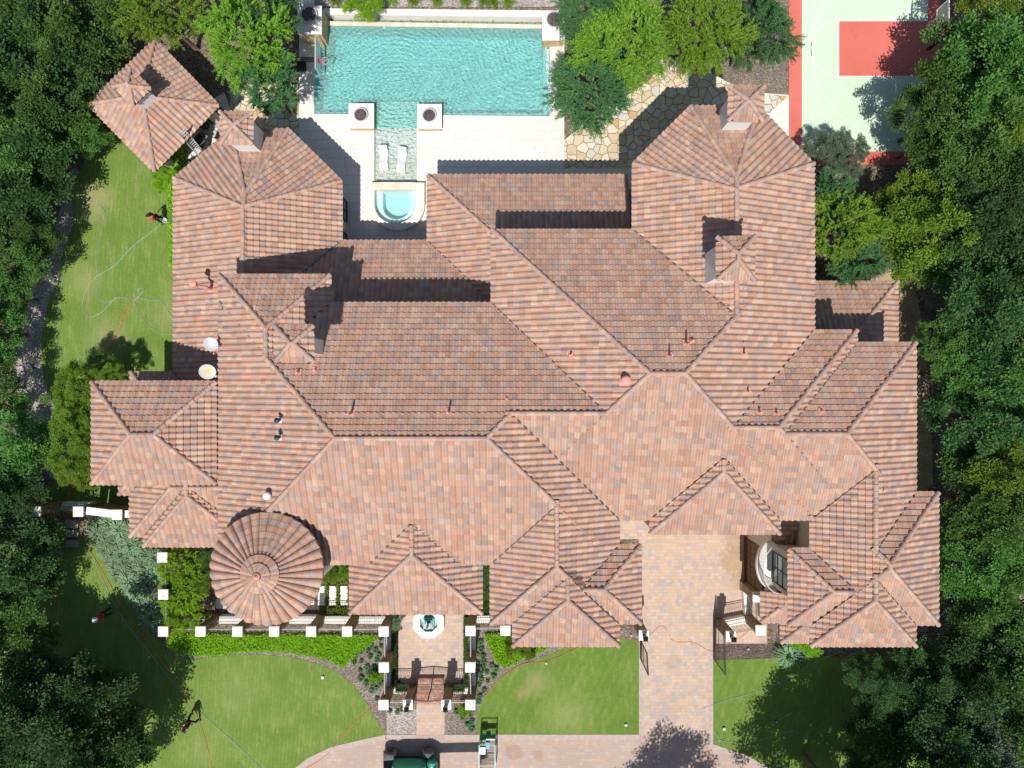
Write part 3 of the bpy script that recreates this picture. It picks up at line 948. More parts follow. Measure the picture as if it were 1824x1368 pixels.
def flag_mat():
    t = NT('flagstone')
    nz = t.n('ShaderNodeTexNoise', i_Scale=1.3, i_Detail=2.0); t.l(t.wco(), nz.inputs['Vector'])
    ad = t.n('ShaderNodeVectorMath', operation='MULTIPLY_ADD'); t.l(nz.outputs['Color'], ad.inputs[0]); ad.inputs[1].default_value = (.35,.35,0); t.l(t.wco(), ad.inputs[2])
    v = t.n('ShaderNodeTexVoronoi', i_Scale=1.8, i_Randomness=.95, voronoi_dimensions='2D'); t.l(ad.outputs[0], v.inputs['Vector'])
    e = t.n('ShaderNodeTexVoronoi', i_Scale=1.8, i_Randomness=.95, feature='DISTANCE_TO_EDGE', voronoi_dimensions='2D'); t.l(ad.outputs[0], e.inputs['Vector'])
    sp = t.n('ShaderNodeSeparateColor'); t.l(v.outputs['Color'], sp.inputs[0])
    col = t.ramp(sp.outputs[0], [(0,(.62,.53,.38)),(.25,(.68,.60,.46)),(.45,(.56,.46,.31)),(.62,(.55,.55,.48)),(.78,(.70,.64,.53)),(.92,(.52,.36,.18))], 'CONSTANT')
    col = t.mix(t.ramp(t.noise(2.2, 6, .65), [(.52,0.0),(.72,.75)]), col, (.52,.32,.12))
    col = t.mix(t.ramp(e.outputs['Distance'], [(.0,1.0),(.035,.85),(.06,0.0)]), col, (.26,.19,.12))
    t.base(col, .85, 0, .3); t.bump(t.ramp(e.outputs['Distance'], [(0.0,0.0),(.08,1.0)]), .5, .03)
    return t.m
M['flag'] = flag_mat()
M['decomposed'] = mulch_mat('tan_gravel', (.36,.26,.15), (.46,.34,.21), (.58,.46,.32), 20)

# bare ground, open where the pool and spa are dug in
GX, GY = 260.0, 240.0
hx0, hx1, hy1, hy0 = WX(548), WX(990), WY(12), WY(405)
sheet('ground', [[(-GX,-GY),(hx0,-GY),(hx0,GY),(-GX,GY)], [(hx1,-GY),(GX,-GY),(GX,GY),(hx1,GY)],
                 [(hx0,-GY),(hx1,-GY),(hx1,hy0),(hx0,hy0)], [(hx0,hy1),(hx1,hy1),(hx1,GY),(hx0,GY)]], 0.0, M['soil'])

lawn_back = [(205,225),(240,262),(300,330),(330,345),(420,420),(420,640),(300,700),(260,760),(235,905),(60,905),(95,860),(128,800),(110,750),(88,700),(76,660),(75,600),(85,545),(104,500),(112,450),(130,400),(128,340),(150,290),(160,240)]
sheet('lawn', [poly_px(smooth_px(lawn_back, 4))], .024, M['lawn'])
lawn_side = [(-40,912),(60,925),(105,930),(118,975),(150,955),(168,968),(190,1010),(215,1045),(240,1090),(262,1120),(285,1140),(300,1165),(350,1175),(375,1170),(420,1166),(470,1166),(520,1170),(560,1180),(600,1196),(632,1222),(655,1255),(675,1290),(687,1308),(640,1318),(590,1330),(548,1350),(520,1372),(470,1420),(-40,1420)]
sheet('lawn', [poly_px(lawn_side)], .024, M['lawn'])
lawn_mid = [(850,1308),(848,1292),(852,1265),(866,1235),(888,1208),(915,1188),(950,1176),(985,1163),(1010,1152),(1040,1143),(1100,1136),(1139,1142),(1139,1308)]
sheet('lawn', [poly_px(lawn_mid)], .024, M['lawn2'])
lawn_right = [(1270,1175),(1320,1174),(1380,1172),(1420,1166),(1560,1172),(1860,1160),(1860,1420),(1420,1420),(1378,1372),(1330,1345),(1270,1325)]
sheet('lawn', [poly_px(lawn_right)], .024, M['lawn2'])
sheet('mulch_strip', [poly_px(smooth_px([(128,300),(160,330),(150,400),(135,430),(125,470),(110,520),(98,560),(90,620),(92,680),(112,720),(130,780),(135,850),(90,850),(60,780),(35,720),(30,640),(45,560),(60,500),(90,430),(110,360)],4))], .010, M['mulch_pale'])
# planting-bed mulch
sheet('mulch_bed', [poly_px([(300,1125),(684,1125),(684,1256),(742,1256),(742,1308),(687,1308),(675,1290),(655,1255),(632,1222),(600,1196),(560,1180),(520,1170),(470,1166),(420,1166),(375,1170),(350,1175),(300,1165)])], .012, M['mulch'])
sheet('mulch_bed', [poly_px([(688,1262),(742,1262),(742,1308),(690,1308)])], .018, M['mulch_pale'])
sheet('mulch_bed', [poly_px([(792,1256),(838,1256),(838,1120),(905,1122),(1139,1122),(1139,1142),(1100,1136),(1040,1143),(1010,1152),(985,1163),(950,1176),(915,1188),(888,1208),(866,1235),(852,1265),(848,1292),(850,1308),(792,1308)])], .012, M['mulch'])
sheet('mulch_bed', [poly_px([(1271,1146),(1382,1146),(1382,1110),(1470,1110),(1470,1174),(1271,1174)])], .012, M['mulch_dark'])
sheet('mulch_bed', [poly_px([(60,925),(145,915),(290,915),(290,1135),(262,1120),(240,1090),(215,1045),(190,1010),(168,968),(150,955),(118,975),(105,930)])], .012, M['soil'])
sheet('mulch_bed', [poly_px([(560,-40),(1000,-40),(1000,12),(560,12)])], .012, M['mulch_pale'])
sheet('mulch_bed', [poly_px([(1265,130),(1310,155),(1345,166),(1404,170),(1404,-40),(1160,-40),(1190,90)])], .008, M['mulch'])
sheet('mulch_bed', [poly_px([(520,1010),(700,1010),(700,1100),(400,1110),(400,1060)])], .012, M['mulch_dark'])

# driveway, courts and paths
drive = [(1138,860),(1345,860),(1345,1110),(1270,1110),(1270,1325),(1330,1345),(1378,1372),(1420,1420),(470,1420),(520,1372),(548,1350),(590,1330),(640,1318),(687,1308),(742,1308),(792,1308),(1138,1308)]
drive = [(1100,860),(1352,860),(1352,1146),(1270,1146),(1270,1325),(1330,1345),(1378,1372),(1420,1430),(470,1430),(520,1372),(548,1350),(590,1330),(640,1318),(687,1308),(1138,1308),(1138,960),(1100,960)]
sheet('driveway', [poly_px([(1138,1308),(1270,1308),(1270,1146),(1352,1146),(1352,800),(1100,800),(1100,960),(1138,960)])], .034, M['paver'])
sheet('driveway', [poly_px([(470,1430),(520,1372),(548,1350),(590,1330),(640,1318),(687,1308),(1270,1308),(1270,1325),(1330,1345),(1378,1372),(1420,1430)])], .033, M['paver_w'])
sheet('driveway', [poly_px([(1352,1100),(1366,1100),(1366,1146),(1352,1146)])], .032, M['paver_w'])
# soldier courses along the edges, a touch proud of the field
def course(pts, w=.32, z=.040, side=1):
    P = [Vector(q) for q in poly_px(pts)]; L = []; R = []
    for i, p in enumerate(P):
        d = (P[min(i+1,len(P)-1)]-P[max(i-1,0)]).normalized(); n = Vector((-d.y,d.x))*side
        L.append(p); R.append(p+n*w)
    return [tuple(q) for q in L] + [tuple(q) for q in R[::-1]]
sheet('driveway_edging', [course([(1138,1142),(1138,1308)], side=1), course([(1270,1325),(1270,1146)], side=1), course([(850,1308),(1138,1308)], side=-1),
       course([(520,1372),(548,1350),(590,1330),(640,1318),(687,1308)], .35, side=-1), course([(687,1308),(742,1308)], side=-1), course([(792,1308),(850,1308)], side=-1),
       course([(1270,1325),(1330,1345),(1378,1372),(1420,1430)], .35, side=-1)], .041, M['paver_edge'])
sheet('entry_court', [poly_px([(709,1040),(826,1040),(826,1216),(709,1216)])], .028, M['paver'])
sheet('entry_path', [poly_px([(742,1254),(792,1254),(792,1308),(742,1308)])], .030, M['paver'])
sheet('entry_court_edging', [course([(709,1216),(709,1040)], .16, side=-1), course([(826,1040),(826,1216)], .16, side=-1), course([(826,1216),(709,1216)], .16, side=-1)], .034, M['paver_edge'])
stp = MB()
for i, (y0, y1) in enumerate(((1205,1216),(1216,1228),(1228,1241),(1241,1254))):
    z = .31 - .07*i
    stp.bx(WX(743), WX(791), WY(y0), WY(y1), -.02, z-.004*i)
struct('entry_steps', stp, paver_mat('brick_steps', [(.45,.22,.15),(.52,.32,.24),(.40,.20,.15),(.55,.38,.3)], .21, .15))
# pool deck
ZD = .02
P_TL, P_TR, P_BR, P_BL = (560,45), (968,51), (979,207), (560,203)
CH_L, CH_R = 667, 743
dk = [
 [(533,-5),(560,-5),(560,45),(560,203),(533,203)],
 [(979,51),(1005,51),(1005,207),(979,207)],
 [(968,20),(1005,20),(1005,51),(968,51)],
 [(533,203),(560,203),(CH_L,204),(CH_L,322),(667,416),(533,416)],
 [(CH_R,205),(979,207),(1005,207),(1005,300),(CH_R,300)],
 [(CH_R,300),(1140,300),(1140,470),(CH_R,470)],
 [(533,416),(CH_R,416),(CH_R,470),(533,470)],
 [(CH_L,408),(CH_R,408),(CH_R,416),(CH_L,416)],
 [(296,292),(318,318),(345,362),(430,250),(400,165),(352,192)],
 [(1366,206),(1405,170),(1405,250),(1400,330),(1360,330)],
 ]
sheet('pool_bed_edge', [poly_px([(548,11),(990,11),(990,21),(967,19.2),(576,15.2),(548,15.2)])], .004, M['soil'])
# the same stone turned to the house on the far side of the gap
sheet('pool_deck', [poly_px(p) for p in dk], ZD, M['deck'], .06)
sheet('flagstone_patio', [poly_px([(1005,300),(1005,251),(1040,222),(1080,196),(1125,166),(1160,140),(1175,112),(1185,96),(1195,102),(1230,128),(1265,132),(1310,156),(1345,167),(1404,171),(1366,206),(1360,330),(1128,330),(1128,300)])], .015, M['flag'])
sheet('flagstone_patio', [poly_px([(410,150),(533,150),(533,300),(410,300)])], .010, M['flag'])
edg = MB()
for pts in ([(1005,251),(1040,222),(1080,196),(1125,166)], [(1265,131),(1310,155),(1345,166),(1404,170)]):
    for a, b in zip(pts, pts[1:]): edg.beam(W(*a, .03), W(*b, .03), .05, .06)
struct('patio_edging', edg, M['white'])
# side path
sheet('side_path', [poly_px(smooth_px([(1560,430),(1580,425),(1612,475),(1640,560),(1655,700),(1660,900),(1630,900),(1625,700),(1600,600),(1590,520),(1560,500)],4))], .012, M['decomposed'])

stain(M['lawn'], [(150,365,1.3,(.42,.37,.20),.5),(178,345,.8,(.40,.36,.19),.5),(150,500,1.0,(.38,.37,.17),.5),(190,600,1.2,(.36,.38,.20),.45),(300,560,1.0,(.38,.37,.17),.4),(420,1230,1.6,(.38,.40,.16),.22),(360,1330,1.4,(.38,.40,.16),.22)], True)
stain(M['lawn2'], [(955,1215,.7,(.42,.34,.18),.55),(930,1235,.4,(.42,.30,.16),.6),(1010,1270,1.5,(.37,.39,.15),.4)], True)
# pool
def mosaic(name, c1, c2, c3, sc=16, rough=.5):
    t = NT(name)
    v = t.n('ShaderNodeTexVoronoi', i_Scale=sc, i_Randomness=.25); t.l(t.wco(), v.inputs['Vector'])
    sp = t.n('ShaderNodeSeparateColor'); t.l(v.outputs['Color'], sp.inputs[0])
    c = t.ramp(sp.outputs[0], [(0, c1), (.5, c2), (1, c3)])
    c = t.mix(t.ramp(t.noise(.18, 3), [(.35,0.0),(.7,.5)]), c, c1)
    if name == 'pool_mosaic_caustics': c = t.mix(t.ramp(t.noise(.11, 2), [(.42,0.0),(.62,.6)]), c, (.16,.60,.72))
    t.base(c, rough, 0, .4); return t.m
M['pool_floor'] = mosaic('pool_mosaic_caustics', (.12,.44,.44), (.32,.66,.65), (.68,.92,.90), 6.5)  # mosaic tiles, contrast widened to paint in the caustic light speckle
M['shelf_floor'] = mosaic('pale_shelf_mosaic', (.46,.58,.54), (.68,.75,.70), (.88,.90,.86), 8)
M['shelf_floor2'] = mosaic('green_shelf_mosaic', (.50,.53,.42), (.64,.66,.55), (.78,.78,.68))
M['spa_floor'] = mosaic('spa_plaster', (.36,.68,.64), (.42,.72,.68), (.48,.76,.71), 30)
M['spa_bench'] = mosaic('spa_bench_plaster', (.66,.77,.75), (.70,.80,.78), (.74,.83,.80), 30)
def water_mat(name, tint, dif, difamt, scale, strength):
    m = bpy.data.materials.new(name); m.use_nodes = True
    nt = m.node_tree; nt.nodes.clear()
    N_ = nt.nodes.new; Lk = nt.links.new
    out = N_('ShaderNodeOutputMaterial')
    geo = N_('ShaderNodeNewGeometry')
    def rings(cx, cy, freq, amp):
        sub = N_('ShaderNodeVectorMath'); sub.operation = 'SUBTRACT'; Lk(wob.outputs[0], sub.inputs[0]); sub.inputs[1].default_value = (cx, cy, 0)
        sep = N_('ShaderNodeSeparateXYZ'); Lk(sub.outputs[0], sep.inputs[0])
        cmb = N_('ShaderNodeCombineXYZ'); Lk(sep.outputs[0], cmb.inputs[0]); Lk(sep.outputs[1], cmb.inputs[1])
        ln = N_('ShaderNodeVectorMath'); ln.operation = 'LENGTH'; Lk(cmb.outputs[0], ln.inputs[0])
        mu = N_('ShaderNodeMath'); mu.operation = 'MULTIPLY'; Lk(ln.outputs['Value'], mu.inputs[0]); mu.inputs[1].default_value = freq
        si = N_('ShaderNodeMath'); si.operation = 'SINE'; Lk(mu.outputs[0], si.inputs[0])
        am = N_('ShaderNodeMath'); am.operation = 'MULTIPLY'; Lk(si.outputs[0], am.inputs[0]); am.inputs[1].default_value = amp
        return am.outputs[0]
    nz = N_('ShaderNodeTexNoise'); nz.inputs['Scale'].default_value = 1.7; nz.inputs['Detail'].default_value = 3; Lk(geo.outputs['Position'], nz.inputs['Vector'])
    wob = N_('ShaderNodeVectorMath'); wob.operation = 'MULTIPLY_ADD'; Lk(nz.outputs['Color'], wob.inputs[0]); wob.inputs[1].default_value = (.28,.28,0); Lk(geo.outputs['Position'], wob.inputs[2])
    c1 = W(705, 150); c2 = W(790, 60)
    r1 = rings(c1.x, c1.y, 21, .15); r2 = rings(c1.x+9, c1.y+2.5, 18, .11); r3 = rings(c1.x-5.5, c1.y+3.2, 24, .09)
    vo = N_('ShaderNodeTexVoronoi'); vo.feature = 'SMOOTH_F1'; vo.inputs['Scale'].default_value = scale; Lk(wob.outputs[0], vo.inputs['Vector'])
    s = vo.outputs['Distance']
    for r in (r1, r2, r3):
        a = N_('ShaderNodeMath'); a.operation = 'ADD'; Lk(s, a.inputs[0]); Lk(r, a.inputs[1]); s = a.outputs[0]
    bp = N_('ShaderNodeBump'); bp.inputs['Strength'].default_value = strength; bp.inputs['Distance'].default_value = .10; Lk(s, bp.inputs['Height'])
    tr = N_('ShaderNodeBsdfTransparent'); tr.inputs[0].default_value = (*tint, 1)
    df = N_('ShaderNodeBsdfDiffuse'); df.inputs[0].default_value = (*dif, 1); Lk(bp.outputs[0], df.inputs['Normal'])
    gl = N_('ShaderNodeBsdfGlossy'); gl.inputs['Roughness'].default_value = .3; Lk(bp.outputs[0], gl.inputs['Normal'])
    fr = N_('ShaderNodeFresnel'); fr.inputs['IOR'].default_value = 1.33; Lk(bp.outputs[0], fr.inputs['Normal'])
    m1 = N_('ShaderNodeMixShader'); m1.inputs[0].default_value = difamt; Lk(tr.outputs[0], m1.inputs[1]); Lk(df.outputs[0], m1.inputs[2])
    m2 = N_('ShaderNodeMixShader'); Lk(fr.outputs[0], m2.inputs[0]); Lk(m1.outputs[0], m2.inputs[1]); Lk(gl.outputs[0], m2.inputs[2])
    Lk(m2.outputs[0], out.inputs[0])
    return m
M['pool_water'] = water_mat('pool_water', (.62,.95,.91), (.42,.84,.80), .36, 8.0, 1.0)
M['shelf_water'] = water_mat('shallow_water', (.95,.99,.98), (.74,.85,.81), .28, 6.5, .8)
M['spa_water'] = water_mat('spa_water', (.88,.98,.98), (.6,.85,.85), .10, 2.0, .06)
M['trough_water'] = water_mat('trough_water', (.62,.80,.66), (.35,.52,.42), .30, 4.5, .9)
pb = MB(); ZW = -.07
def wallpx(mb, a, b, z0, z1, th=.12, out=1):
    A, B = W(*a), W(*b); d = (B-A).normalized(); n = Vector((-d.y, d.x, 0))*out
    mb.prism([tuple(A[:2]), tuple(B[:2]), tuple((B+n*th)[:2]), tuple((A+n*th)[:2])], z0, z1)
pw = [P_TL, P_TR, P_BR, P_BL]
struct('pool_floor', MB().prism(poly_px([(556,41),(984,47),(984,211),(556,207)]), -1.75, -1.55), M['pool_floor'])
wl = MB()
for a, b in ((P_TL,P_BL),(P_BL,P_BR),(P_BR,P_TR),(P_TR,P_TL)):
    if a == P_BL:
        wallpx(wl, (560,203), (CH_L,204), -1.6, ZD-.065, out=-1); wallpx(wl, (CH_R,205), (979,207), -1.6, ZD-.065, out=-1)
    else: wallpx(wl, a, b, -1.6, ZD-.065, out=-1)
struct('pool_wall', wl, M['pool_floor'])
# steps and ledges under the water
lg = MB()
lg.bx(WX(560), WX(CH_L), WY(203)+.02, WY(203)+.24, -1.5, -.32).bx(WX(CH_R), WX(978), WY(206)+.03, WY(206)+.30, -1.5, -.30)
lg.bx(WX(968)+.0, WX(978), WY(206)+.31, WY(66), -1.5, -.301)
lg.prism(poly_px([(CH_L,170),(CH_R,170),(CH_R,204.8),(CH_L,204)]), -1.5, -.95).prism(poly_px([(CH_L,188),(CH_R,188),(CH_R,228),(CH_L,228)]), -1.49, -.70).prism(poly_px([(CH_L,206),(CH_R,206),(CH_R,229),(CH_L,229)]), -1.48, -.48)
struct('pool_ledge', lg, M['shelf_floor'])
sh = MB().prism(poly_px([(CH_L-1,229),(CH_R+1,229),(CH_R+1,280),(CH_L-1,280)]), -.8, -.33)
struct('sun_shelf', sh, M['shelf_floor'])
struct('sun_shelf_upper', MB().prism(poly_px([(CH_L-1,280),(CH_R+1,280),(CH_R+1,323),(CH_L-1,323)]), -.8, -.25), M['shelf_floor2'])
sheet('pool_water', [poly_px([P_TL,P_TR,P_BR,(CH_R,205),(CH_R,228),(CH_L,228),(CH_L,204),P_BL])], ZW, M['pool_water'])
sheet('shallow_water', [poly_px([(CH_L,228.02),(CH_R,228.02),(CH_R,322),(CH_L,322)])], ZW, M['shelf_water'])
# overflow edge, trough and outer wall
struct('pool_coping', MB().prism(poly_px([(576,38),(967,44),(968,51),(560,45)]), -1.2, .03), M['coping'])
struct('trough_floor', MB().prism(poly_px([(572,20),(970,24),(970,46),(572,40)]), -1.0, -.75), M['shelf_floor2'])
sheet('trough_water', [poly_px([(576,27),(967,32),(967,44.5),(576,38.5)])], -.5, M['trough_water'])
struct('pool_outer_wall', MB().prism(poly_px([(576,15),(967,19),(967,31),(576,26)]), -1.0, .03), M['white'])
# spa
def spa_outline(x0, x1, ytop, ybot, n=18):
    r = (x1-x0)/2; cx = (x0+x1)/2; cy = ybot - r*.92
    pts = [(x0,ytop)]
    for k in range(n+1):
        a = math.pi + math.pi*k/n
        pts.append((cx+r*math.cos(a), cy - r*.92*math.sin(a)))
    pts.append((x1,ytop))
    return pts
def ring(mb, outer, inner, z0, z1):
    n = len(outer); o = len(mb.v)
    vs = [(p[0],p[1],z0) for p in outer]+[(p[0],p[1],z1) for p in outer]+[(p[0],p[1],z0) for p in inner]+[(p[0],p[1],z1) for p in inner]
    fs = []
    for i in range(n):
        j = (i+1) % n
        fs += [(i,j,n+j,n+i), (n+i,n+j,3*n+j,3*n+i), (2*n+j,2*n+i,3*n+i,3*n+j)]
    mb.add(vs, fs)
ZS = .42
so = poly_px(spa_outline(660,756,325,410), ZS); si = poly_px(spa_outline(667,741,338,398), ZS)
mb = MB(); ring(mb, so, si, -.9, ZS)
spa = thing('spa', 'raised round-ended spa with wide white coping and teal water, below the sun shelf', 'spa', W(705,370,0), world=True)
mb.build('coping', M['deck'], spa)
MB().prism(poly_px([(667.5,324.5),(741,324.5),(741,338.2),(667.5,338.2)], ZS), ZS+.002, ZS+.012).build('spillway', M['coping'], spa)
mb = MB(); sb = poly_px(spa_outline(666,742,337,399), ZS-.3); sdp = poly_px(spa_outline(681,729,341,389), ZS-.3); ring(mb, sb, sdp, -.95, ZS-.5)
mb.build('bench', M['spa_bench'], spa)
MB().prism(poly_px(spa_outline(676,735,338,395), ZS-.3), -.96, -.75).build('floor', M['spa_floor'], spa)
w = spa_outline(667,741,338,398); mb = MB(); p_ = poly_px(w, ZS); mb.add([(q[0],q[1],ZS-.09) for q in p_], [tuple(range(len(p_)))]); mb.build('water', M['spa_water'], spa)
for x_, y_ in ((693,373),(721,373)): MB().lathe([(.10,0),(.10,.03),(.02,.035)], W(x_,y_,-.75), 16).build('drain', M['spa_bench'], spa)

_o = [tuple(p) for p in so]; _m = len(_o)//2
_cx = (_o[0][0]+_o[-1][0])/2; _yb = WY(418)
sheet('pool_deck', [[(_o[0][0]+.2, _o[1][1])] + [(p[0], p[1]) for p in _o[1:_m+1]] + [(_o[_m][0], _yb), (WX(664), _yb), (WX(664), _o[1][1])],
                    [(p[0], p[1]) for p in _o[_m:-1]] + [(WX(746), _o[-2][1]), (WX(746), _yb), (_o[_m][0], _yb)]], ZD-.004, M['deck'])
# sports court
def court_mat(name, c, sheen):
    t = NT(name)
    col = t.mix(t.ramp(t.noise(.28, 5, .6), [(.35,0.0),(.75,.55)]), c, sheen)  # pale sheen painted into the court colour in broad patches
    col = t.mix(t.ramp(t.noise(1.1, 6, .7), [(.55,0.0),(.75,.4)]), col, tuple(x*.72 for x in c))
    col = t.mix(t.ramp(t.noise(.5, 8, .8), [(.58,0.0),(.72,.35)]), col, (c[0]*.6, c[1]*.62, c[2]*.5))
    t.base(col, .55, 0, .5); t.bump(t.noise(60, 3), .2, .004); return t.m
M['court_g'] = court_mat('mint_court_paint', (.55,.70,.51), (.64,.76,.61))
M['court_r'] = court_mat('red_court_paint', (.62,.145,.105), (.70,.21,.17))
cx0, cx1, cyb = 1428, 1652, 270
sheet('sports_court', [poly_px([(1405,-120),(1428,-120),(1428,270),(1405,270)]), poly_px([(1405,270),(1675,270),(1675,293),(1405,293)]), poly_px([(1652,-120),(1675,-120),(1675,270),(1652,270)])], .028, M['court_r'], .05)
sheet('sports_court_green', [poly_px([(1428,-120),(1652,-120),(1652,270),(1428,270)])], .028, M['court_g'], .05)
sheet('court_key', [poly_px([(1494,37.5),(1652,37.5),(1652,135.5),(1494,135.5)])], .033, M['court_r'])
ln = MB(); lw = .05
def line(a, b, w=lw, z=.037): ln.beam(W(*a, z), W(*b, z), w, .002)
line((1494,36),(1494,137)); line((1470+24,37),(1652,37)); line((1494,136),(1652,136))
def arc(cx, cy, r, a0, a1, n=40):
    pts = [(cx+r*math.cos(math.radians(a0+(a1-a0)*k/n)), cy+r*math.sin(math.radians(a0+(a1-a0)*k/n))) for k in range(n+1)]
    for a, b in zip(pts, pts[1:]): line(a, b)
arc(1494, 86.5, 49.5, 90, 270); arc(1610, 86, 165, 95, 265, 70)
for x_ in (1506,1532.5,1559):
    line((x_,31),(x_,36)); line((x_,137),(x_,142))
for y_ in (33,140): line((1585,y_),(1593,y_), .2)
struct('court_lines', ln, simple('white_line_paint', (.80,.82,.80), .6, .03))
# ------------------------------------------------------------------ masonry pillars, fences, lanterns
def pillar_proto():
    t = thing('garden_pillar', '', 'pillar')
    mb = MB().bx(-.25,.25,-.25,.25,0,2.28).bx(-.29,.29,-.29,.29,0,.22)
    mb.build('shaft', M['stone'], t)
    mb = MB().bx(-.315,.315,-.315,.315,2.28,2.40); mb.lathe([(.44,2.40),(.03,2.46)], (0,0,0), 4)
    mb.build('cap', M['white'], t)
    return t
PP = pillar_proto(); first = [True]
def pillar(px, py, label, z=2.4, s=1.0):
    o = PP if first[0] else copy_tree(PP); first[0] = False
    o.location = W(px, py, z); o.location.z = 0; o.scale = (s, s, z/2.4)
    return tag(o, label, 'pillar', 'stone pillars with white caps')
PIL = {}
def addp(k, px, py, label, **kw): PIL[k] = (px, py); pillar(px, py, label, **kw)
addp('a0', 290.4, 1125, 'white-capped corner pillar at the left end of the long garden fence')
addp('a1', 357, 1125, 'white-capped pillar second from the left in the front garden fence')
addp('a2', 422.6, 1125, 'white-capped pillar under the lower left edge of the round tower roof')
addp('a3', 488, 1125, 'white-capped pillar just below the round tower roof')
addp('a4', 553.8, 1125, 'white-capped pillar below the white stepping slabs')
addp('a5', 618, 1125, 'white-capped pillar left of the fountain court corner pillar')
addp('a6', 683.3, 1125, 'white-capped pillar at the upper left corner of the fountain court')
addp('b1', 290.5, 1059, 'white-capped pillar half covered by the bright green tree, above the fence corner')
addp('b2', 289, 993, 'white-capped pillar almost hidden by the bright green tree beside the grasses')
addp('c1', 683.5, 1189, 'white-capped pillar midway down the left side of the fountain court')
addp('c2', 683, 1256, 'white-capped pillar at the lower left corner of the fountain court')
addp('d0', 838, 1124, 'white-capped pillar at the upper right corner of the fountain court')
addp('d1', 837.3, 1189, 'white-capped pillar midway down the right side of the fountain court')
addp('d2', 837.7, 1256, 'white-capped pillar at the lower right corner of the fountain court')
addp('e0', 900.3, 1123.5, 'white-capped pillar tucked against the gable between green hedge and roof')
addp('g0', 726.5, 1256, 'lantern pillar on the left of the brick entry steps')
addp('g1', 794.8, 1256, 'lantern pillar on the right of the brick entry steps')
addp('h0', 1147, 1132, 'lantern pillar at the left side of the driveway gate')
addp('h1', 1302, 1133.5, 'lantern pillar at the right side of the driveway gate')
addp('h2', 1355, 1123, 'white-capped pillar at the right end of the short driveway fence')
addp('h3', 1350, 1064, 'white-capped pillar against the low roof below the curved balcony')
addp('w0', 63, 911.5, 'shaded pale-capped pillar in the trees at the far left')
addp('w1', 139, 911.5, 'white-capped pillar beside the garden steps on the left')
addp('w2', 208, 917, 'white-capped pillar in the middle of the white-topped garden wall')
P2D = {k: W(v[0], v[1], 2.4).to_2d() for k, v in PIL.items()}

def fence(k0, k1, label, wall_side=0.0, rail=2.05, low=True, open0=.28):
    a, b = P2D[k0], P2D[k1]
    d = (b-a); L = d.length; d.normalize(); n = Vector((-d.y, d.x))
    a2 = a + d*open0; b2 = b - d*open0
    c = (a+b)/2
    t = thing('fence_panel', label, 'fence', (c.x, c.y, 0), 0, 'wrought iron fence panels', world=True)
    if low:
        mb = MB(); mb.beam((a2.x, a2.y, .24), (b2.x, b2.y, .24), .46, .50)
        mb.build('base_wall', M['white'], t)
    mb = MB()
    V3 = lambda p, z: Vector((p.x, p.y, z))
    mb.beam(V3(a2, rail), V3(b2, rail), .05, .035); mb.beam(V3(a2, .72), V3(b2, .72), .03, .03); mb.beam(V3(a2, rail-.22), V3(b2, rail-.22), .025, .025)
    m = max(3, int((b2-a2).length/.115))
    for i in range(m+1):
        p = a2 + (b2-a2)*(i/m)
        mb.tube([V3(p,.5), V3(p,rail)], .011, 4, False)
        if i < m and i % 2 == 0:
            q = a2 + (b2-a2)*((i+.5)/m); r = .045
            pts = [V3(q + d*math.cos(x)*r, 1.25+math.sin(x)*r*2.2) for x in [k*math.pi/4 for k in range(9)]]
            mb.tube(pts, .008, 4, False)
    mb.build('railing', [M['fence_rail']], t)
    return t
M['fence_rail'] = simple('weathered_iron', (.22,.21,.21), .5, .1, metal=.2)
names = ['on cream wall at the far left end of the long front fence','second from the left in the long front fence','below the round tower in the long front fence','just right of the tower in the long front fence','below the stepping slabs in the long front fence','at the right end of the long front fence']
for i in range(6): fence('a%d'%i, 'a%d'%(i+1), 'iron railing ' + names[i])
fence('b1', 'a0', 'short iron railing beside the bright green tree, nearest the fence corner'); fence('b2', 'b1', 'iron railing mostly under the bright green tree')
fence('a6', 'c1', 'railing on cream wall along the upper left side of the fountain court'); fence('c1', 'c2', 'railing on cream wall along the lower left side of the fountain court')
fence('d0', 'd1', 'railing on cream wall along the upper right side of the fountain court'); fence('d1', 'd2', 'railing on cream wall along the lower right side of the fountain court')
fence('d0', 'e0', 'iron railing on a cream wall between fountain court and the gable')
fence('c2', 'g0', 'narrow railing left of the entry steps'); fence('g1', 'd2', 'narrow railing right of the entry steps')
fence('h1', 'h2', 'iron railing on a cream wall right of the driveway gate'); fence('h3', 'h2', 'railing running up beside the low roof by the driveway')
fence('w0', 'w1', 'dark railing in the shade of the trees at the far left')
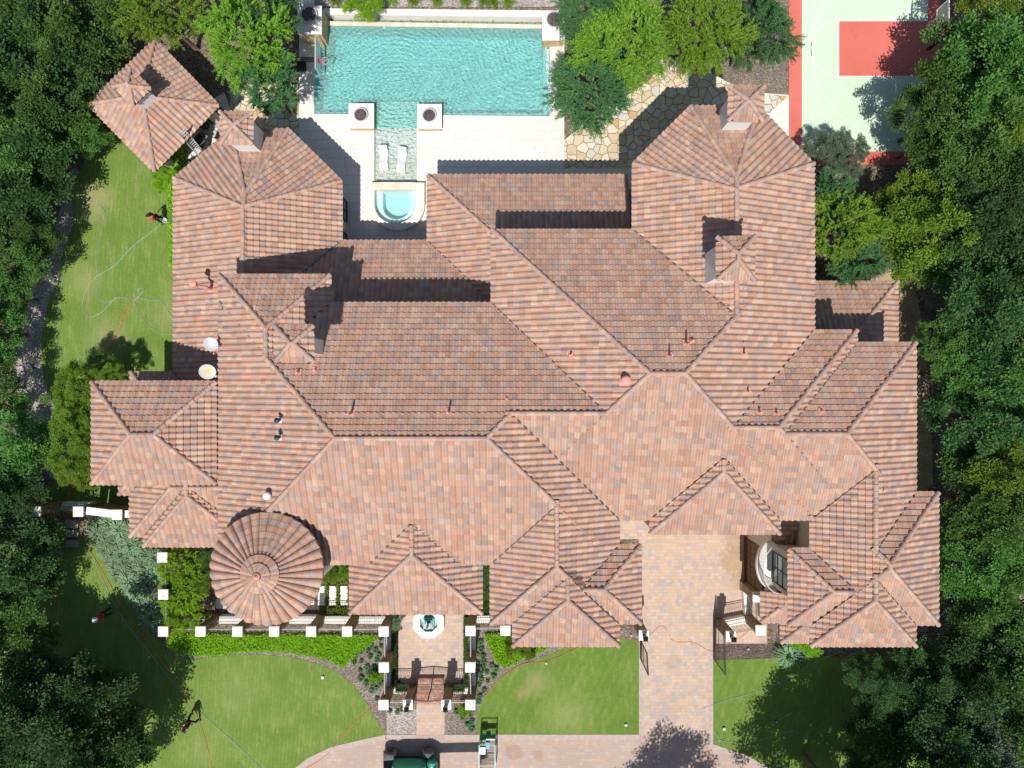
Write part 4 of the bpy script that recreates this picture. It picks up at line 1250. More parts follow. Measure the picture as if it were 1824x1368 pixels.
# entry gate, two leaves, closed
def gate_leaf(a, b, label, H=2.0, arch=.0, mat='metal_dark', grp='front gate leaves', bars=10):
    a, b = Vector(a), Vector(b); c = (a+b)/2
    t = thing('gate_leaf', label, 'gate', (a.x, a.y, 0), 0, grp, world=True)
    V3 = lambda p, z: Vector((p.x, p.y, z))
    mb = MB(); mb.beam(V3(a,.10), V3(b,.10), .05, .05); mb.beam(V3(a,H), V3(b,H+arch), .05, .05); mb.beam(V3(a,.08), V3(a,H), .05, .05, (1,0,0)); mb.beam(V3(b,.08), V3(b,H+arch), .05, .05, (1,0,0))
    mb.beam(V3(a,.6), V3(b,.6), .035, .035)
    mb.build('gate_frame', M[mat], t)
    mb = MB(); d = (b-a)
    for i in range(1, bars):
        p = a + d*(i/bars); h = H + arch*i/bars
        mb.tube([V3(p,.1), V3(p,h)], .011, 4, False)
        q = a + d*((i-.5)/bars); r = .05; dn = d.normalized()
        for zc in (.35, 1.1, h-.25):
            mb.tube([V3(q + dn*math.cos(x)*r, zc+math.sin(x)*r*1.8) for x in [k*math.pi/4 for k in range(9)]], .008, 4, False)
    mb.build('bars', M[mat], t)
    return t
ga, gb = P2D['g0'], P2D['g1']; gm = (ga+gb)/2
gate_leaf(ga+Vector((.27,.1)), gm+Vector((-.02,.1)), 'left leaf of the closed iron entry gate at the brick steps', arch=.15)
gate_leaf(gb+Vector((-.27,.1)), gm+Vector((.02,.1)), 'right leaf of the closed iron entry gate at the brick steps', arch=.15)
gate_leaf((8.50,-16.95), (8.50,-18.15), 'left driveway gate leaf swung open over the lawn edge', 2.25, .35, grp='driveway gate leaves', bars=10)
gate_leaf((13.36,-15.35), (13.36,-18.2), 'wide right driveway gate leaf swung open beside the lawn', 2.25, .25, grp='driveway gate leaves', bars=22)
# lanterns
def lantern(k, label):
    p = P2D[k]
    t = thing('lantern', label, 'lantern', (p.x, p.y, 2.43), 0, 'black pillar lanterns')
    mb = MB().lathe([(.10,0),(.10,.04),(.04,.06),(.04,.14)], (0,0,0), 12)
    for sx in (-1,1):
        for sy in (-1,1): mb.beam((sx*.09,sy*.09,.14),(sx*.13,sy*.13,.52),.022,.022,(1,0,0))
    mb.lathe([(.14,.13),(.14,.155)], (0,0,0), 4); mb.lathe([(.22,.52),(.21,.55),(.10,.66),(.03,.70),(.03,.78),(.01,.80)], (0,0,0), 4)
    mb.build('lantern_frame', M['metal_dark'], t)
    MB().lathe([(.11,.16),(.155,.515)], (0,0,0), 4).build('lantern_glass', M['lglass'], t)
M['lglass'] = simple('frosted_lantern_glass', (.55,.56,.52), .25)
lantern('g0', 'black square lantern on the pillar left of the entry steps'); lantern('g1', 'black square lantern on the pillar right of the entry steps')
lantern('h0', 'black lantern on the pillar left of the driveway'); lantern('h1', 'black lantern on the pillar right of the driveway')

# white-topped garden wall on the left and the dark one in the trees
a, b, c = P2D['w1'], P2D['w2'], W(262, 917, 2.2).to_2d()
t = thing('garden_wall', 'stone garden wall with a broad white coping, left of the house', 'wall', (a.x, a.y, 0), world=True)
mb = MB(); mb.beam((a.x+.35,a.y-.05,1.0),(b.x-.33,b.y-.04,1.0),.30,2.1); mb.beam((b.x+.36,b.y,1.0),(c.x+1.0,c.y,1.0),.30,2.1); mb.build('stone_wall', M['stone'], t)
mb = MB(); mb.beam((a.x+.36,a.y+.02,2.12),(b.x-.34,b.y+.0,2.12),.48,.12); mb.beam((b.x+.37,b.y,2.12),(c.x+1.0,c.y+.02,2.12),.46,.12); mb.build('coping', M['white'], t)
t = thing('garden_wall', 'low dark stone wall running into the trees at the far left', 'wall', (WX(0), WY(905), 0), world=True)
mb = MB(); mb.beam((WX(-60),WY(903),.3),(WX(100),WY(903),.3),.35,.6); mb.build('stone_wall', M['stone'], t)

# garden steps on the left
for i, (y0, y1) in enumerate(((925,940),(943,955),(961,973))):
    o = MB().prism(poly_px([(118,y0),(142,y0+1),(141,y1+1),(117,y1)]), 0, .12).build('stepping_stone', M['slab_grey'] if 'slab_grey' in M else M.setdefault('slab_grey', simple('grey_slab', (.34,.30,.27), .9, .15, 5)))
    tag(o, ['wide grey stone slab directly below the left garden wall pillar','middle grey stone slab of three in the left garden','lowest grey stone slab of three in the left garden'][i], 'stepping stone', 'grey garden steps')
wl_ = ['white stepping slab nearest the round tower','middle white stepping slab between tower and porch','white stepping slab nearest the porch roof']
for i, (x0, x1) in enumerate(((567,580.5),(587,600),(607,620))):
    tag(MB().bx(WX(x0), WX(x1), WY(1077), WY(1043), 0, .12).build('stepping_slab', M['white']), wl_[i], 'stepping slab', 'white stepping slabs')
tag(MB().prism(poly_px([(548,1076),(561,1076),(561,1066),(561,1040),(540,1040)]), 0, .12).build('stepping_slab', M['white']), 'white slab mostly under the right edge of the round tower roof', 'stepping slab', 'white stepping slabs')
tag(MB().bx(WX(386), WX(404), WY(1083), WY(1066), 0, .12).build('stepping_slab', M['white']), 'white slab showing at the lower left of the round tower roof', 'stepping slab', 'white stepping slabs')

# ------------------------------------------------------------------ fountain
fc = Vector((WX(763.5,.5), WY(1110,.5), 0))
ft = thing('fountain', 'white octagonal fountain basin with teal inner tank and small figure, in front of the porch', 'fountain', fc)
def octa(r): return [(r*math.cos(math.pi/8+k*math.pi/4)/math.cos(math.pi/8), r*math.sin(math.pi/8+k*math.pi/4)/math.cos(math.pi/8)) for k in range(8)]
mb = MB(); ring(mb, octa(1.0), octa(.56), -.02, .52); mb.build('basin', M['white'], ft)
MB().prism(octa(.99), -.02, .06).build('basin_floor', M['pool_floor'], ft)
MB().prism(octa(.57), .30, .34).build('water', M['spa_water'], ft)
mb = MB(); 
for (r0, r1, z0, z1) in ((.34,.24,.05,.62),(.27,.20,.62,.80)):
    sq = lambda r: [(-r,-r),(r,-r),(r,r),(-r,r)]
    ring(mb, sq(r0), sq(r1), z0, z1)
mb.bx(-.23,.23,-.23,.23,.05,.56)
mb.build('tank', simple('teal_glazed_tile', (.10,.36,.34), .25, .15, 9), ft)
mb = MB().lathe([(.12,.56),(.07,.62),(.06,.85),(.20,.95),(.22,1.0),(.10,1.0),(.06,1.05),(.05,1.25),(.09,1.33),(.07,1.42),(.02,1.45)], (0,0,0), 16)
mb.build('figure', simple('mottled_figurine', (.36,.36,.42), .4, .4, 14), ft)

# ------------------------------------------------------------------ pool things
def fire_column(cx, cy, w, h, z, label, blabel, bowl=(0,0), br=.42):
    p = W(cx, cy, z)
    t = thing('pool_column', label, 'column', (p.x, p.y, 0), 0, 'square stone columns round the pool')
    k = (HC-z)/FP
    MB().bx(-w/2*k+.04, w/2*k-.04, -h/2*k+.04, h/2*k-.04, -1.5, z-.10).build('shaft', M['stone_tan'], t)
    MB().bx(-w/2*k, w/2*k, -h/2*k, h/2*k, z-.10, z).build('cap', M['white'], t)
    b = thing('fire_bowl', blabel, 'fire bowl', (p.x+bowl[0], p.y+bowl[1], z), 0, 'round fire bowls')
    MB().lathe([(.28,0),(br*.95,.05),(br+.05,.16),(br+.05,.19),(br-.02,.19),(br-.04,.12)], (0,0,0), 28).build('bowl', M['metal_grey'] if 'bowl' not in M else M['bowl'], b)
    MB().lathe([(br-.03,.10),(br-.03,.15),(.02,.18)], (0,0,0), 24).build('lava_rock', M['lava'], b)
M['lava'] = mosaic('lava_rock', (.02,.018,.02), (.10,.075,.075), (.26,.20,.20), 26)
M['bowl'] = simple('pale_bowl_rim', (.5,.48,.50), .5)
M['stone_tan'] = simple('tan_stone', (.50,.36,.20), .85, .25, 4)
fire_column(643.5, 206, 45, 44, .55, 'white-capped pool column left of the sun shelf channel', 'fire bowl on the column left of the sun shelf channel')
fire_column(765, 207, 44, 44, .55, 'white-capped pool column right of the sun shelf channel', 'fire bowl on the column right of the sun shelf channel')
fire_column(551.5, 35, 43, 50, 1.5, 'tall pool column at the upper left corner, partly under trees', 'dark fire bowl at the upper left pool corner', (0.0,.25), .5)
fire_column(986, 45, 40, 53, .9, 'pool column at the upper right corner beside the dark tree', 'fire bowl at the upper right pool corner', (.05,.30), .5)
# in-pool loungers
M['lounger'] = simple('white_moulded_resin', (.78,.77,.80), .35, .03)
def lounger(px, py, rz, label):
    p = W(px, py, 0)
    t = thing('pool_lounger', label, 'lounger', (p.x, p.y, -.30), rz, 'white loungers on the sun shelf')
    prof = [(-.80,.10),(-.62,.34),(-.35,.40),(-.05,.28),(.2,.20),(.45,.28),(.72,.55),(.80,.60)]
    mb = MB(); n = len(prof); w = .28
    vs = []; fs = []
    for (y, z) in prof:
        for (x, dz) in ((-w,0),(-w*.8,.03),(w*.8,.03),(w,0),(w,-.07),(-w,-.07)): vs.append((x, y, z+dz))
    for i in range(n-1):
        for k in range(6): fs.append((i*6+k, i*6+(k+1)%6, (i+1)*6+(k+1)%6, (i+1)*6+k))
    fs += [tuple(range(5,-1,-1)), tuple(range((n-1)*6, n*6))]
    mb.add(vs, fs); mb.build('seat', M['lounger'], t)
    mb = MB().bx(-w+.02, w-.02, -.74, -.30, 0, .26).bx(-w+.02, w-.02, .42, .60, 0, .22); mb.build('base', M['lounger'], t)
lounger(683.5, 283, .02, 'left white lounger standing in the shallow sun shelf'); lounger(715.5, 286, -.10, 'right white lounger standing in the shallow sun shelf')
# pool basketball hoop (left end)
t = thing('pool_basketball_hoop', 'poolside basketball hoop with clear backboard and red bracket, at the left end of the pool', 'basketball hoop', W(545,106,0), world=True)
bx_ = WX(566, 1.3)
mb = MB()
for dy in (-3.2, 0, 3.2): mb.tube([W(536,106+dy,.25), W(548,106+dy,.6), Vector((bx_-.1, WY(106+dy,1.2), 1.15))], .035, 8)
mb.bx(WX(531), WX(546), WY(128), WY(112), .02, .22)
mb.build('stand', M['metal_dark'], t)
mb = MB(); y0, y1 = WY(130,1.2), WY(75,1.2)
mb.bx(bx_-.02, bx_+.02, y0, y1, .75, 1.85); mb.build('backboard', M['board'] if 'board' in M else M.setdefault('board', simple('white_frame_board', (.72,.76,.76), .25, .02)), t)
hc = Vector((bx_+.45, WY(107,1.2), 1.15))
mb = MB().bx(bx_+.02, bx_+.2, hc.y-.12, hc.y+.12, 1.05, 1.2); mb.build('bracket', simple('red_paint', (.60,.07,.06), .45), t)
circ = lambda c, r, n=20: [Vector((c.x+r*math.cos(2*math.pi*k/n), c.y+r*math.sin(2*math.pi*k/n), c.z)) for k in range(n+1)]
MB().tube(circ(hc, .23), .015, 6, False).build('rim', simple('pale_rim', (.62,.40,.40), .5), t)
nb = MB()
for k in range(12):
    a0 = 2*math.pi*k/12; a1 = a0+.5
    nb.tube([hc+Vector((.23*math.cos(a0),.23*math.sin(a0),0)), hc+Vector((.15*math.cos(a1),.15*math.sin(a1),-.35))], .006, 4, False)
    nb.tube([hc+Vector((.23*math.cos(a1),.23*math.sin(a1),0)), hc+Vector((.15*math.cos(a0),.15*math.sin(a0),-.35))], .006, 4, False)
nb.build('net', M['lounger'], t)
o = MB().lathe([(.01,0),(.11,.03),(.12,.08),(.02,.12)], W(685,49.5,-.12), 16).build('pool_float', simple('blue_float_plastic', (.25,.50,.66), .4), None); tag(o, 'small blue chlorine float by the top edge of the pool', 'pool float')

# court basketball hoop
t = thing('basketball_hoop', 'tall basketball hoop with clear white-framed backboard at the court edge', 'basketball hoop', W(1668,86,0), world=True)
X = WX(1669,2.9); cy = WY(44,2.9); y0, y1 = cy-.915, cy+.915
mb = MB().beam((X,y0,2.9),(X,y1,2.9),.05,.05).beam((X,y0,3.97),(X,y1,3.97),.05,.05).beam((X,y0,2.88),(X,y0,3.99),.05,.05,(0,1,0)).beam((X,y1,2.88),(X,y1,3.99),.05,.05,(0,1,0))
mb.beam((X-.02,cy-.3,3.05),(X-.02,cy+.3,3.05),.03,.05).beam((X-.02,cy-.3,3.5),(X-.02,cy+.3,3.5),.03,.05).beam((X-.02,cy-.3,3.05),(X-.02,cy-.3,3.5),.03,.05,(0,1,0)).beam((X-.02,cy+.3,3.05),(X-.02,cy+.3,3.5),.03,.05,(0,1,0))
mb.build('backboard_frame', M['lounger'], t)
def clear_mat():
    m = bpy.data.materials.new('clear_acrylic'); m.use_nodes = True; nt = m.node_tree; nt.nodes.clear()
    o = nt.nodes.new('ShaderNodeOutputMaterial'); a = nt.nodes.new('ShaderNodeBsdfTransparent'); a.inputs[0].default_value = (.9,.93,.92,1)
    g = nt.nodes.new('ShaderNodeBsdfGlossy'); g.inputs['Roughness'].default_value = .05; d = nt.nodes.new('ShaderNodeBsdfDiffuse'); d.inputs[0].default_value = (.5,.5,.5,1)
    m1 = nt.nodes.new('ShaderNodeMixShader'); m1.inputs[0].default_value = .12; m2 = nt.nodes.new('ShaderNodeMixShader'); m2.inputs[0].default_value = .10
    nt.links.new(a.outputs[0], m1.inputs[1]); nt.links.new(d.outputs[0], m1.inputs[2]); nt.links.new(m1.outputs[0], m2.inputs[1]); nt.links.new(g.outputs[0], m2.inputs[2]); nt.links.new(m2.outputs[0], o.inputs[0]); return m
M['clear'] = clear_mat()
MB().bx(X-.006, X+.006, y0+.02, y1-.02, 2.92, 3.95).build('backboard_panel', M['clear'], t)
hc = Vector((X-.38, cy, 3.05)); MB().tube(circ(hc,.23,24), .014, 6, False).build('rim', simple('dull_orange_rim', (.50,.16,.10), .5), t)
nb = MB()
for k in range(12):
    a0 = 2*math.pi*k/12; a1 = a0+.52
    nb.tube([hc+Vector((.23*math.cos(a0),.23*math.sin(a0),0)), hc+Vector((.13*math.cos(a1),.13*math.sin(a1),-.42))], .006, 4, False)
    nb.tube([hc+Vector((.23*math.cos(a1),.23*math.sin(a1),0)), hc+Vector((.13*math.cos(a0),.13*math.sin(a0),-.42))], .006, 4, False)
nb.build('net', M['lounger'], t)
MB().beam((X+.03,cy,3.3),(X+1.3,cy,2.9),.12,.14).beam((X+.03,cy,3.0),(X+1.3,cy,2.6),.10,.10).beam((X+1.35,cy,0),(X+1.35,cy,3.1),.15,.15,(0,1,0)).build('post', M['metal_dark'], t)

# ------------------------------------------------------------------ balcony, doors and windows on the house
def window(x0, x1, y0, y1, z0, z1, axis, out, frame='metal_dark', name='window', nx=2, nz=3, parent=None, glass='glass'):
    """flat window on a wall: axis 'x' = wall faces +-x at x0, axis 'y' = wall faces +-y at y0"""
    mb = MB(); g = MB(); f = .06
    if axis == 'y':
        Y = y0; L0, L1 = x0, x1
        P = lambda l, z, o: (l, Y+out*o, z)
    else:
        Xx = x0; L0, L1 = y0, y1
        P = lambda l, z, o: (Xx+out*o, l, z)
    def bar(l0, l1, z0_, z1_, d=.07):
        a = P(l0, z0_, -.02); b = P(l1, z1_, d)
        mb.bx(min(a[0],b[0]), max(a[0],b[0]), min(a[1],b[1]), max(a[1],b[1]), min(z0_,z1_), max(z0_,z1_))
    bar(L0, L1, z0, z0+f); bar(L0, L1, z1-f, z1); bar(L0, L0+f, z0+f, z1-f); bar(L1-f, L1, z0+f, z1-f)
    for i in range(1, nx): l = L0+(L1-L0)*i/nx; bar(l-.02, l+.02, z0+f, z1-f, .055)
    for i in range(1, nz): z = z0+(z1-z0)*i/nz; bar(L0+f, L1-f, z-.02, z+.02, .05)
    a = P(L0+f, z0+f, .0); b = P(L1-f, z1-f, .02)
    g.bx(min(a[0],b[0]), max(a[0],b[0]), min(a[1],b[1]), max(a[1],b[1]), z0+f, z1-f)
    fr = mb.build(name, M[frame], parent or mansion); g.build('pane', M[glass], fr)
    return fr
M['glass_green'] = NT('green_tinted_glass').base((.20,.27,.25), .08, 0, .8).m
# balcony bay: tall glazed doors, curved slab, bowed railing
window(TX, TX, -11.75, -9.95, 4.25, 6.95, 'x', -1, nx=2, nz=4, name='balcony_door', glass='glass_green')
bc = Vector((TX, -10.85, 4.0)); R_ = 1.45
def bow(r, n=20, k=.62): return [(bc.x - r*k*math.sin(math.pi*i/n), bc.y + r*math.cos(math.pi*i/n)) for i in range(n+1)]
bal = MB().prism(bow(1.48)+[(bc.x+.02, bc.y-1.48), (bc.x+.02, bc.y+1.48)][:0], 3.82, 4.06).build('balcony', M['white'], mansion)
rl = MB(); o_ = bow(1.40, 44)
rl.tube([(p[0],p[1],5.0) for p in o_], .028, 6); rl.tube([(p[0],p[1],4.16) for p in o_], .02, 6)
for i, p in enumerate(o_):
    rl.tube([(p[0],p[1],4.08),(p[0],p[1],5.0)], .014, 4, False)
    if i % 2 == 0 and i < 44:
        q = o_[i+1]; rl.tube([((p[0]+q[0])/2+(q[0]-p[0])*.4*math.cos(a_), (p[1]+q[1])/2+(q[1]-p[1])*.4*math.cos(a_), 4.58+.24*math.sin(a_)) for a_ in [k*math.pi/4 for k in range(9)]], .008, 4, False)
rl.build('balcony_railing', M['metal_pale'], bal)
# garage door under the balcony and trim beam
gd = MB(); gy0, gy1 = -13.35, -10.2
gd.bx(TX-.06, TX+.05, gy0, gy1, .02, 2.6)
for i in range(8):
    y_ = gy0 + (gy1-gy0)*(i+.5)/8
    for zz in (.2, 1.0, 1.8): gd.bx(TX-.09, TX-.055, y_-.15, y_+.15, zz, zz+.65)
gd.build('garage_door', M['wood'], mansion)
MB().bx(TX-.16, TX-.0, gy0-.1, gy1+.1, 2.62, 2.9).build('door_lintel', M['fascia'], mansion)
MB().bx(TX-.22, TX-.10, gy0-.12, gy1+.12, 0, .12).build('door_sill', M['fascia'], mansion)
# front windows and door, seen only from lower down
zf = .9
def fw(xa, xb, eave_px, z, z0=.9, z1=2.7, **k): window(WX(xa,ZU), WX(xb,ZU), WY(eave_px,z)+.50+.004*0, 0, z0, z1, 'y', -1, parent=mansion, **k)
IDX = {b.name: i for i, b in enumerate(BL)}
def south_y(n): b = BL[IDX[n]]; return min(p[1] for p in b.poly) + b.wall + .004*IDX[n]
def wrow(n, xs, z0, z1, w=1.3, **k):
    y = south_y(n)
    for x in xs: window(WX(x,BL[IDX[n]].ze)-w/2, WX(x,BL[IDX[n]].ze)+w/2, y, 0, z0, z1, 'y', -1, **k)
wrow('B2', (600,), 4.4, 6.3); wrow('Wg', (965,1050), .9, 2.8); wrow('Wg', (965,1050), 4.4, 6.4); wrow('L', (230,320), 4.4, 6.4)
wrow('X', (660,820), 1.0, 3.2, 1.1); wrow('X', (741,), .02, 3.4, 2.4, name='front_door', frame='wood', nx=2, nz=4); wrow('X', (741,), 4.2, 6.2, 2.2)
yS = WY(1150,ZU)+.5
for x in (1500,1575): window(WX(x,ZU)-.65, WX(x,ZU)+.65, yS, 0, .9, 2.8, 'y', -1); window(WX(x,ZU)-.65, WX(x,ZU)+.65, yS, 0, 4.4, 6.4, 'y', -1)
xa = max(p[0] for p in BL[IDX['A1']].poly) - .5 - .004*IDX['A1']
for y in (6.6, 9.2, 11.4): window(xa, xa, y-.7, y+.7, .05, 2.6, 'x', 1, name='patio_door')
xf = WX(763,ZL)+.5
for y in (10.4, 12.2): window(xf, xf, y-.6, y+.6, .3, 2.6, 'x', -1)
yh = WY(430,ZL)-.62
for x in (-8.6,-6.8): window(x-.7, x+.7, yh, 0, .05, 2.6, 'y', 1, name='patio_door')
yf = WY(313,ZL)-.5
for x in (-3,-.5,2,4.5): window(x-.8, x+.8, yf, 0, .05, 2.6, 'y', 1, name='patio_door')
# satellite dishes hung from the left eave
def dish(px, py, z, r, aim, label, rust=False):
    c = W(px, py, z)
    t = thing('satellite_dish', label, 'satellite dish', c, 0, 'satellite dishes on the left roof edge')
    Q = Vector(aim).normalized().to_track_quat('Z','Y').to_matrix().to_4x4()
    prof = [(.001,0),(r*.3,.008),(r*.6,.035),(r*.85,.075),(r,.11),(r+.012,.118),(r+.012,.10),(r*.85,.055),(r*.5,.0),(.001,-.02)]
    mat = M['dish']
    if rust:
        tt = NT('rusty_dish'); g = tt.n('ShaderNodeTexCoord').outputs['Object']
        ln_ = tt.n('ShaderNodeVectorMath', operation='LENGTH'); tt.l(g, ln_.inputs[0])
        nz = tt.noise(14, 5, .7, g)
        f = tt.math('ADD', ln_.outputs['Value'], tt.math('MULTIPLY', nz, .25))
        tt.base(tt.ramp(f, [(.18,(.55,.40,.20)),(.36,(.58,.50,.36)),(.50,(.56,.57,.56))]), .6); mat = tt.m
    MB().lathe(prof, (0,0,0), 32, Q).build('reflector', mat, t, smooth=True)
    w_ = (Q.to_3x3().inverted() @ Vector((1,-.55,0))); w_.z = 0; w_.normalize()
    e = Q @ (w_*r*.98 + Vector((0,0,.1))); f = Q @ (w_*r*1.15 + Vector((0,0,r*.75)))
    mb = MB().tube([e, (e+f)*.5, f], .018, 6); mb.obx(f, (.05,0,0), (0,.05,0), (0,0,.06)); mb.build('feed_arm', M['metal_pale'], t)
    wall = Vector((WX(394,ZU)-c.x, .05, 7.15-c.z))
    MB().tube([Q @ Vector((0,0,-.03)), Vector((wall.x*.5, .1, -.25)), wall], .028, 8).tube([Q @ Vector((0,.1,-.02)), wall+Vector((0,.3,0))], .014, 6).build('bracket', M['metal_grey'], t)
M['dish'] = simple('pale_grey_dish', (.50,.53,.56), .5, .03)
dish(376, 611.5, 7.7, .36, (.25,-.40,1.0), 'clean pale grey satellite dish, the upper one on the roof edge')
dish(370, 661, 7.5, .42, (.32,-.42,1.0), 'satellite dish with a rusty yellow centre, the lower one on the roof edge', True)

# ------------------------------------------------------------------ garden pavilion at the upper left
ZPV = 3.0
pv_poly = [W(x,y,ZPV)[:2] for x, y in ((276,306),(390,189),(276,72),(158,186))]
PV = Block('pavilion', pv_poly, ZPV, [1,1,1,1], pitch=.45)
cx_ = sum(p[0] for p in pv_poly)/4; cy_ = sum(p[1] for p in pv_poly)/4
pav = thing('pavilion', 'square garden pavilion turned on its corner, under a terracotta pyramid roof', 'pavilion', (cx_, cy_, 0), world=True)
_keep = list(BL); BL.append(PV)
pr = build_block(PV, 31, pav, others=[], solo=True)
BL.pop()
pst = inset(PV.poly, .75)
for i, q in enumerate(pst):
    MB().bx(q[0]-.22, q[0]+.22, q[1]-.22, q[1]+.22, 0, ZPV-.2).build('post', M['stucco'], pav)
MB().prism(inset(PV.poly, .5), -.02, .045).build('pavilion_floor', M['deck'], pav)
# its chimney stands at the back corner
chimney([(233,124),(269.5,158),(238,189),(203,155)], 5.3, 0.1, pr, seed=9, body_in=.22)
# fireplace wall & outdoor kitchen between pavilion and house
def rot_box(c, lx, ly, z0, z1, ang):
    ca, sa = math.cos(ang), math.sin(ang)
    return [(c[0]+ca*x-sa*y, c[1]+sa*x+ca*y) for x, y in ((-lx,-ly),(lx,-ly),(lx,ly),(-lx,ly))]
A45 = math.atan2(pv_poly[1][1]-pv_poly[0][1], pv_poly[1][0]-pv_poly[0][0])
def counter(px, py, lx, ly, label, zt=.95):
    c = W(px, py, zt)
    t = thing('kitchen_counter', label, 'counter', (c.x, c.y, 0), 0, 'outdoor kitchen counters', world=True)
    MB().prism(rot_box(c, lx-.04, ly-.04, 0, 0, A45), 0, zt-.05).build('counter_base', M['white'], t)
    MB().prism(rot_box(c, lx, ly, 0, 0, A45), zt-.05, zt).build('worktop', simple('dark_granite', (.10,.11,.13), .25, .3, 20), t)
counter(386, 207, .62, .30, 'dark-topped outdoor kitchen counter by the right corner of the pavilion')
counter(303, 290, .55, .30, 'dark-topped outdoor kitchen counter by the bottom corner of the pavilion')
# grill with dark cover
c = W(353, 250, .9); t = thing('grill', 'black covered barbecue grill between pavilion and house', 'grill', (c.x, c.y, 0), A45)
MB().bx(-.38,.38,-.28,.28,.12,.82).build('cabinet', M['black'], t)
mb = MB(); pr_ = [(-.28,.82),(-.26,1.0),(-.14,1.12),(.05,1.15),(.22,1.05),(.28,.82)]
mb.add([(x, y, z) for x in (-.40,.40) for y, z in pr_], [tuple(range(5,-1,-1)), tuple(range(6,12))] + [(k,(k+1)%6,6+(k+1)%6,6+k) for k in range(6)]); mb.build('lid', M['black'], t)
MB().tube([(-.3,-.36,.98),(.3,-.36,.98)], .018, 6).bx(.40,.62,-.22,.22,.80,.84).build('handle', M['metal_grey'], t)
def chair(px, py, rz, label):
    c = W(px, py, .4); t = thing('patio_chair', label, 'chair', (c.x, c.y, .02), rz, 'patio chairs by the pavilion')
    MB().bx(-.25,.25,-.24,.24,.42,.46).build('seat', M['metal_dark'], t)
    mb = MB(); 
    for i in range(6): x = -.22+.44*i/5; mb.tube([(x,.24,.46),(x*1.05,.32,.95)], .013, 5)
    mb.tube([(-.25,.24,.46),(-.26,.33,.97),(.26,.33,.97),(.25,.24,.46)], .018, 6); mb.build('backrest', M['metal_dark'], t)
    for sx in (-.23,.23):
        for sy in (-.22,.22): MB().tube([(sx,sy,.42),(sx*1.1,sy*1.1,0)], .016, 6).build('leg', M['metal_dark'], t)
chair(364, 262, .6, 'dark metal chair beside the covered grill'); chair(345, 287, 2.2, 'dark metal chair by the green hedge corner'); chair(391, 243, 1.2, 'dark metal chair tucked by the house eave')
c = W(367, 224, 0); t = thing('potted_shrub_pot', 'round black firewood bin near the right corner of the pavilion', 'bin', (c.x, c.y, .04))
t.name = 'firewood_bin'
MB().lathe([(.28,0),(.34,.5),(.36,.5),(.36,.54),(.30,.54),(.27,.3)], (0,0,0), 20).build('bin_body', M['black'], t)
# ladder leaning against the pavilion eave
la, lb = W(358,274,.05), W(322,233,4.1)
t = thing('ladder', 'aluminium ladder leaning on the pavilion eave', 'ladder', la, world=True)
d = (lb-la).normalized(); sd = Vector((d.y,-d.x,0)); sd = Vector((math.cos(A45), math.sin(A45), 0))
for s_ in (-1,1):
    mb = MB(); mb.beam(la+sd*.22*s_, lb+sd*.22*s_, .035, .08); mb.build('rail', M['alu'] if 'alu' in M else M.setdefault('alu', simple('aluminium', (.66,.67,.68), .35, .04, metal=.4)), t)
L = (lb-la).length; n = int(L/.3)
for i in range(1, n+1): p = la+d*(L*i/(n+.6)); MB().beam(p-sd*.21, p+sd*.21, .05, .035).build('rung', M['alu'], t)

# ------------------------------------------------------------------ boom lift at the bottom of the drive
BG = simple('boom_lift_green', (.02,.30,.18), .3, .06, spec=.6)
PALE = simple('pale_green_paint', (.45,.72,.62), .4, .05)
RUB = simple('tyre_rubber', (.13,.13,.135), .8, .25)
RIM = simple('steel_hub', (.12,.13,.13), .5, .2)
bl = thing('boom_lift', 'green articulated boom lift on the driveway, cut off by the bottom edge of the photo', 'boom lift', (-7.0,-25.6,0), world=True)
def wheel(x, y, z, r=.46, w=.34):
    Q = Matrix.Rotation(math.radians(-90), 4, 'X')
    body = MB()
    prof = [(r*.55,-w/2),(r*.9,-w/2),(r,-w/2+.05),(r,w/2-.05),(r*.9,w/2),(r*.62,w/2),(r*.58,w/2-.05),(r*.55,-w/2)]
    body.lathe(prof[:-1], (x,y,z), 40, Q)
    for k in range(26):
        a = 2*math.pi*k/26
        c = Vector((x+math.cos(a)*(r+.012), y+(.07 if k%2 else -.07), z+math.sin(a)*(r+.012)))
        body.obx(c, Vector((-math.sin(a),0,math.cos(a)))*.035, (0,w*.27,0), Vector((math.cos(a),0,math.sin(a)))*.022)
    o = body.build('wheel', RUB, bl)
    MB().lathe([(r*.6,0),(r*.58,w*.25),(r*.35,w*.3),(.12,w*.34),(.10,w*.48),(.02,w*.5)], (x,y,z), 24, Q).build('rim', RIM, o)
for wx, wy in ((WX(696,.5),-24.28),(WX(763,.5),-24.2),(WX(696,.5),-26.3),(WX(763,.5),-26.3)): wheel(wx, wy, .46)
mb = MB(); x0, x1 = WX(696,.5), WX(763,.5)
mb.bx(x0-.45, x1+.45, -25.9, -24.5, .38, .72).bx(x0-.08, x0+.08, -26.2, -24.1, .36, .52).bx(x1-.08, x1+.08, -26.2, -24.1, .36, .52)
mb.build('chassis', M['black'], bl)
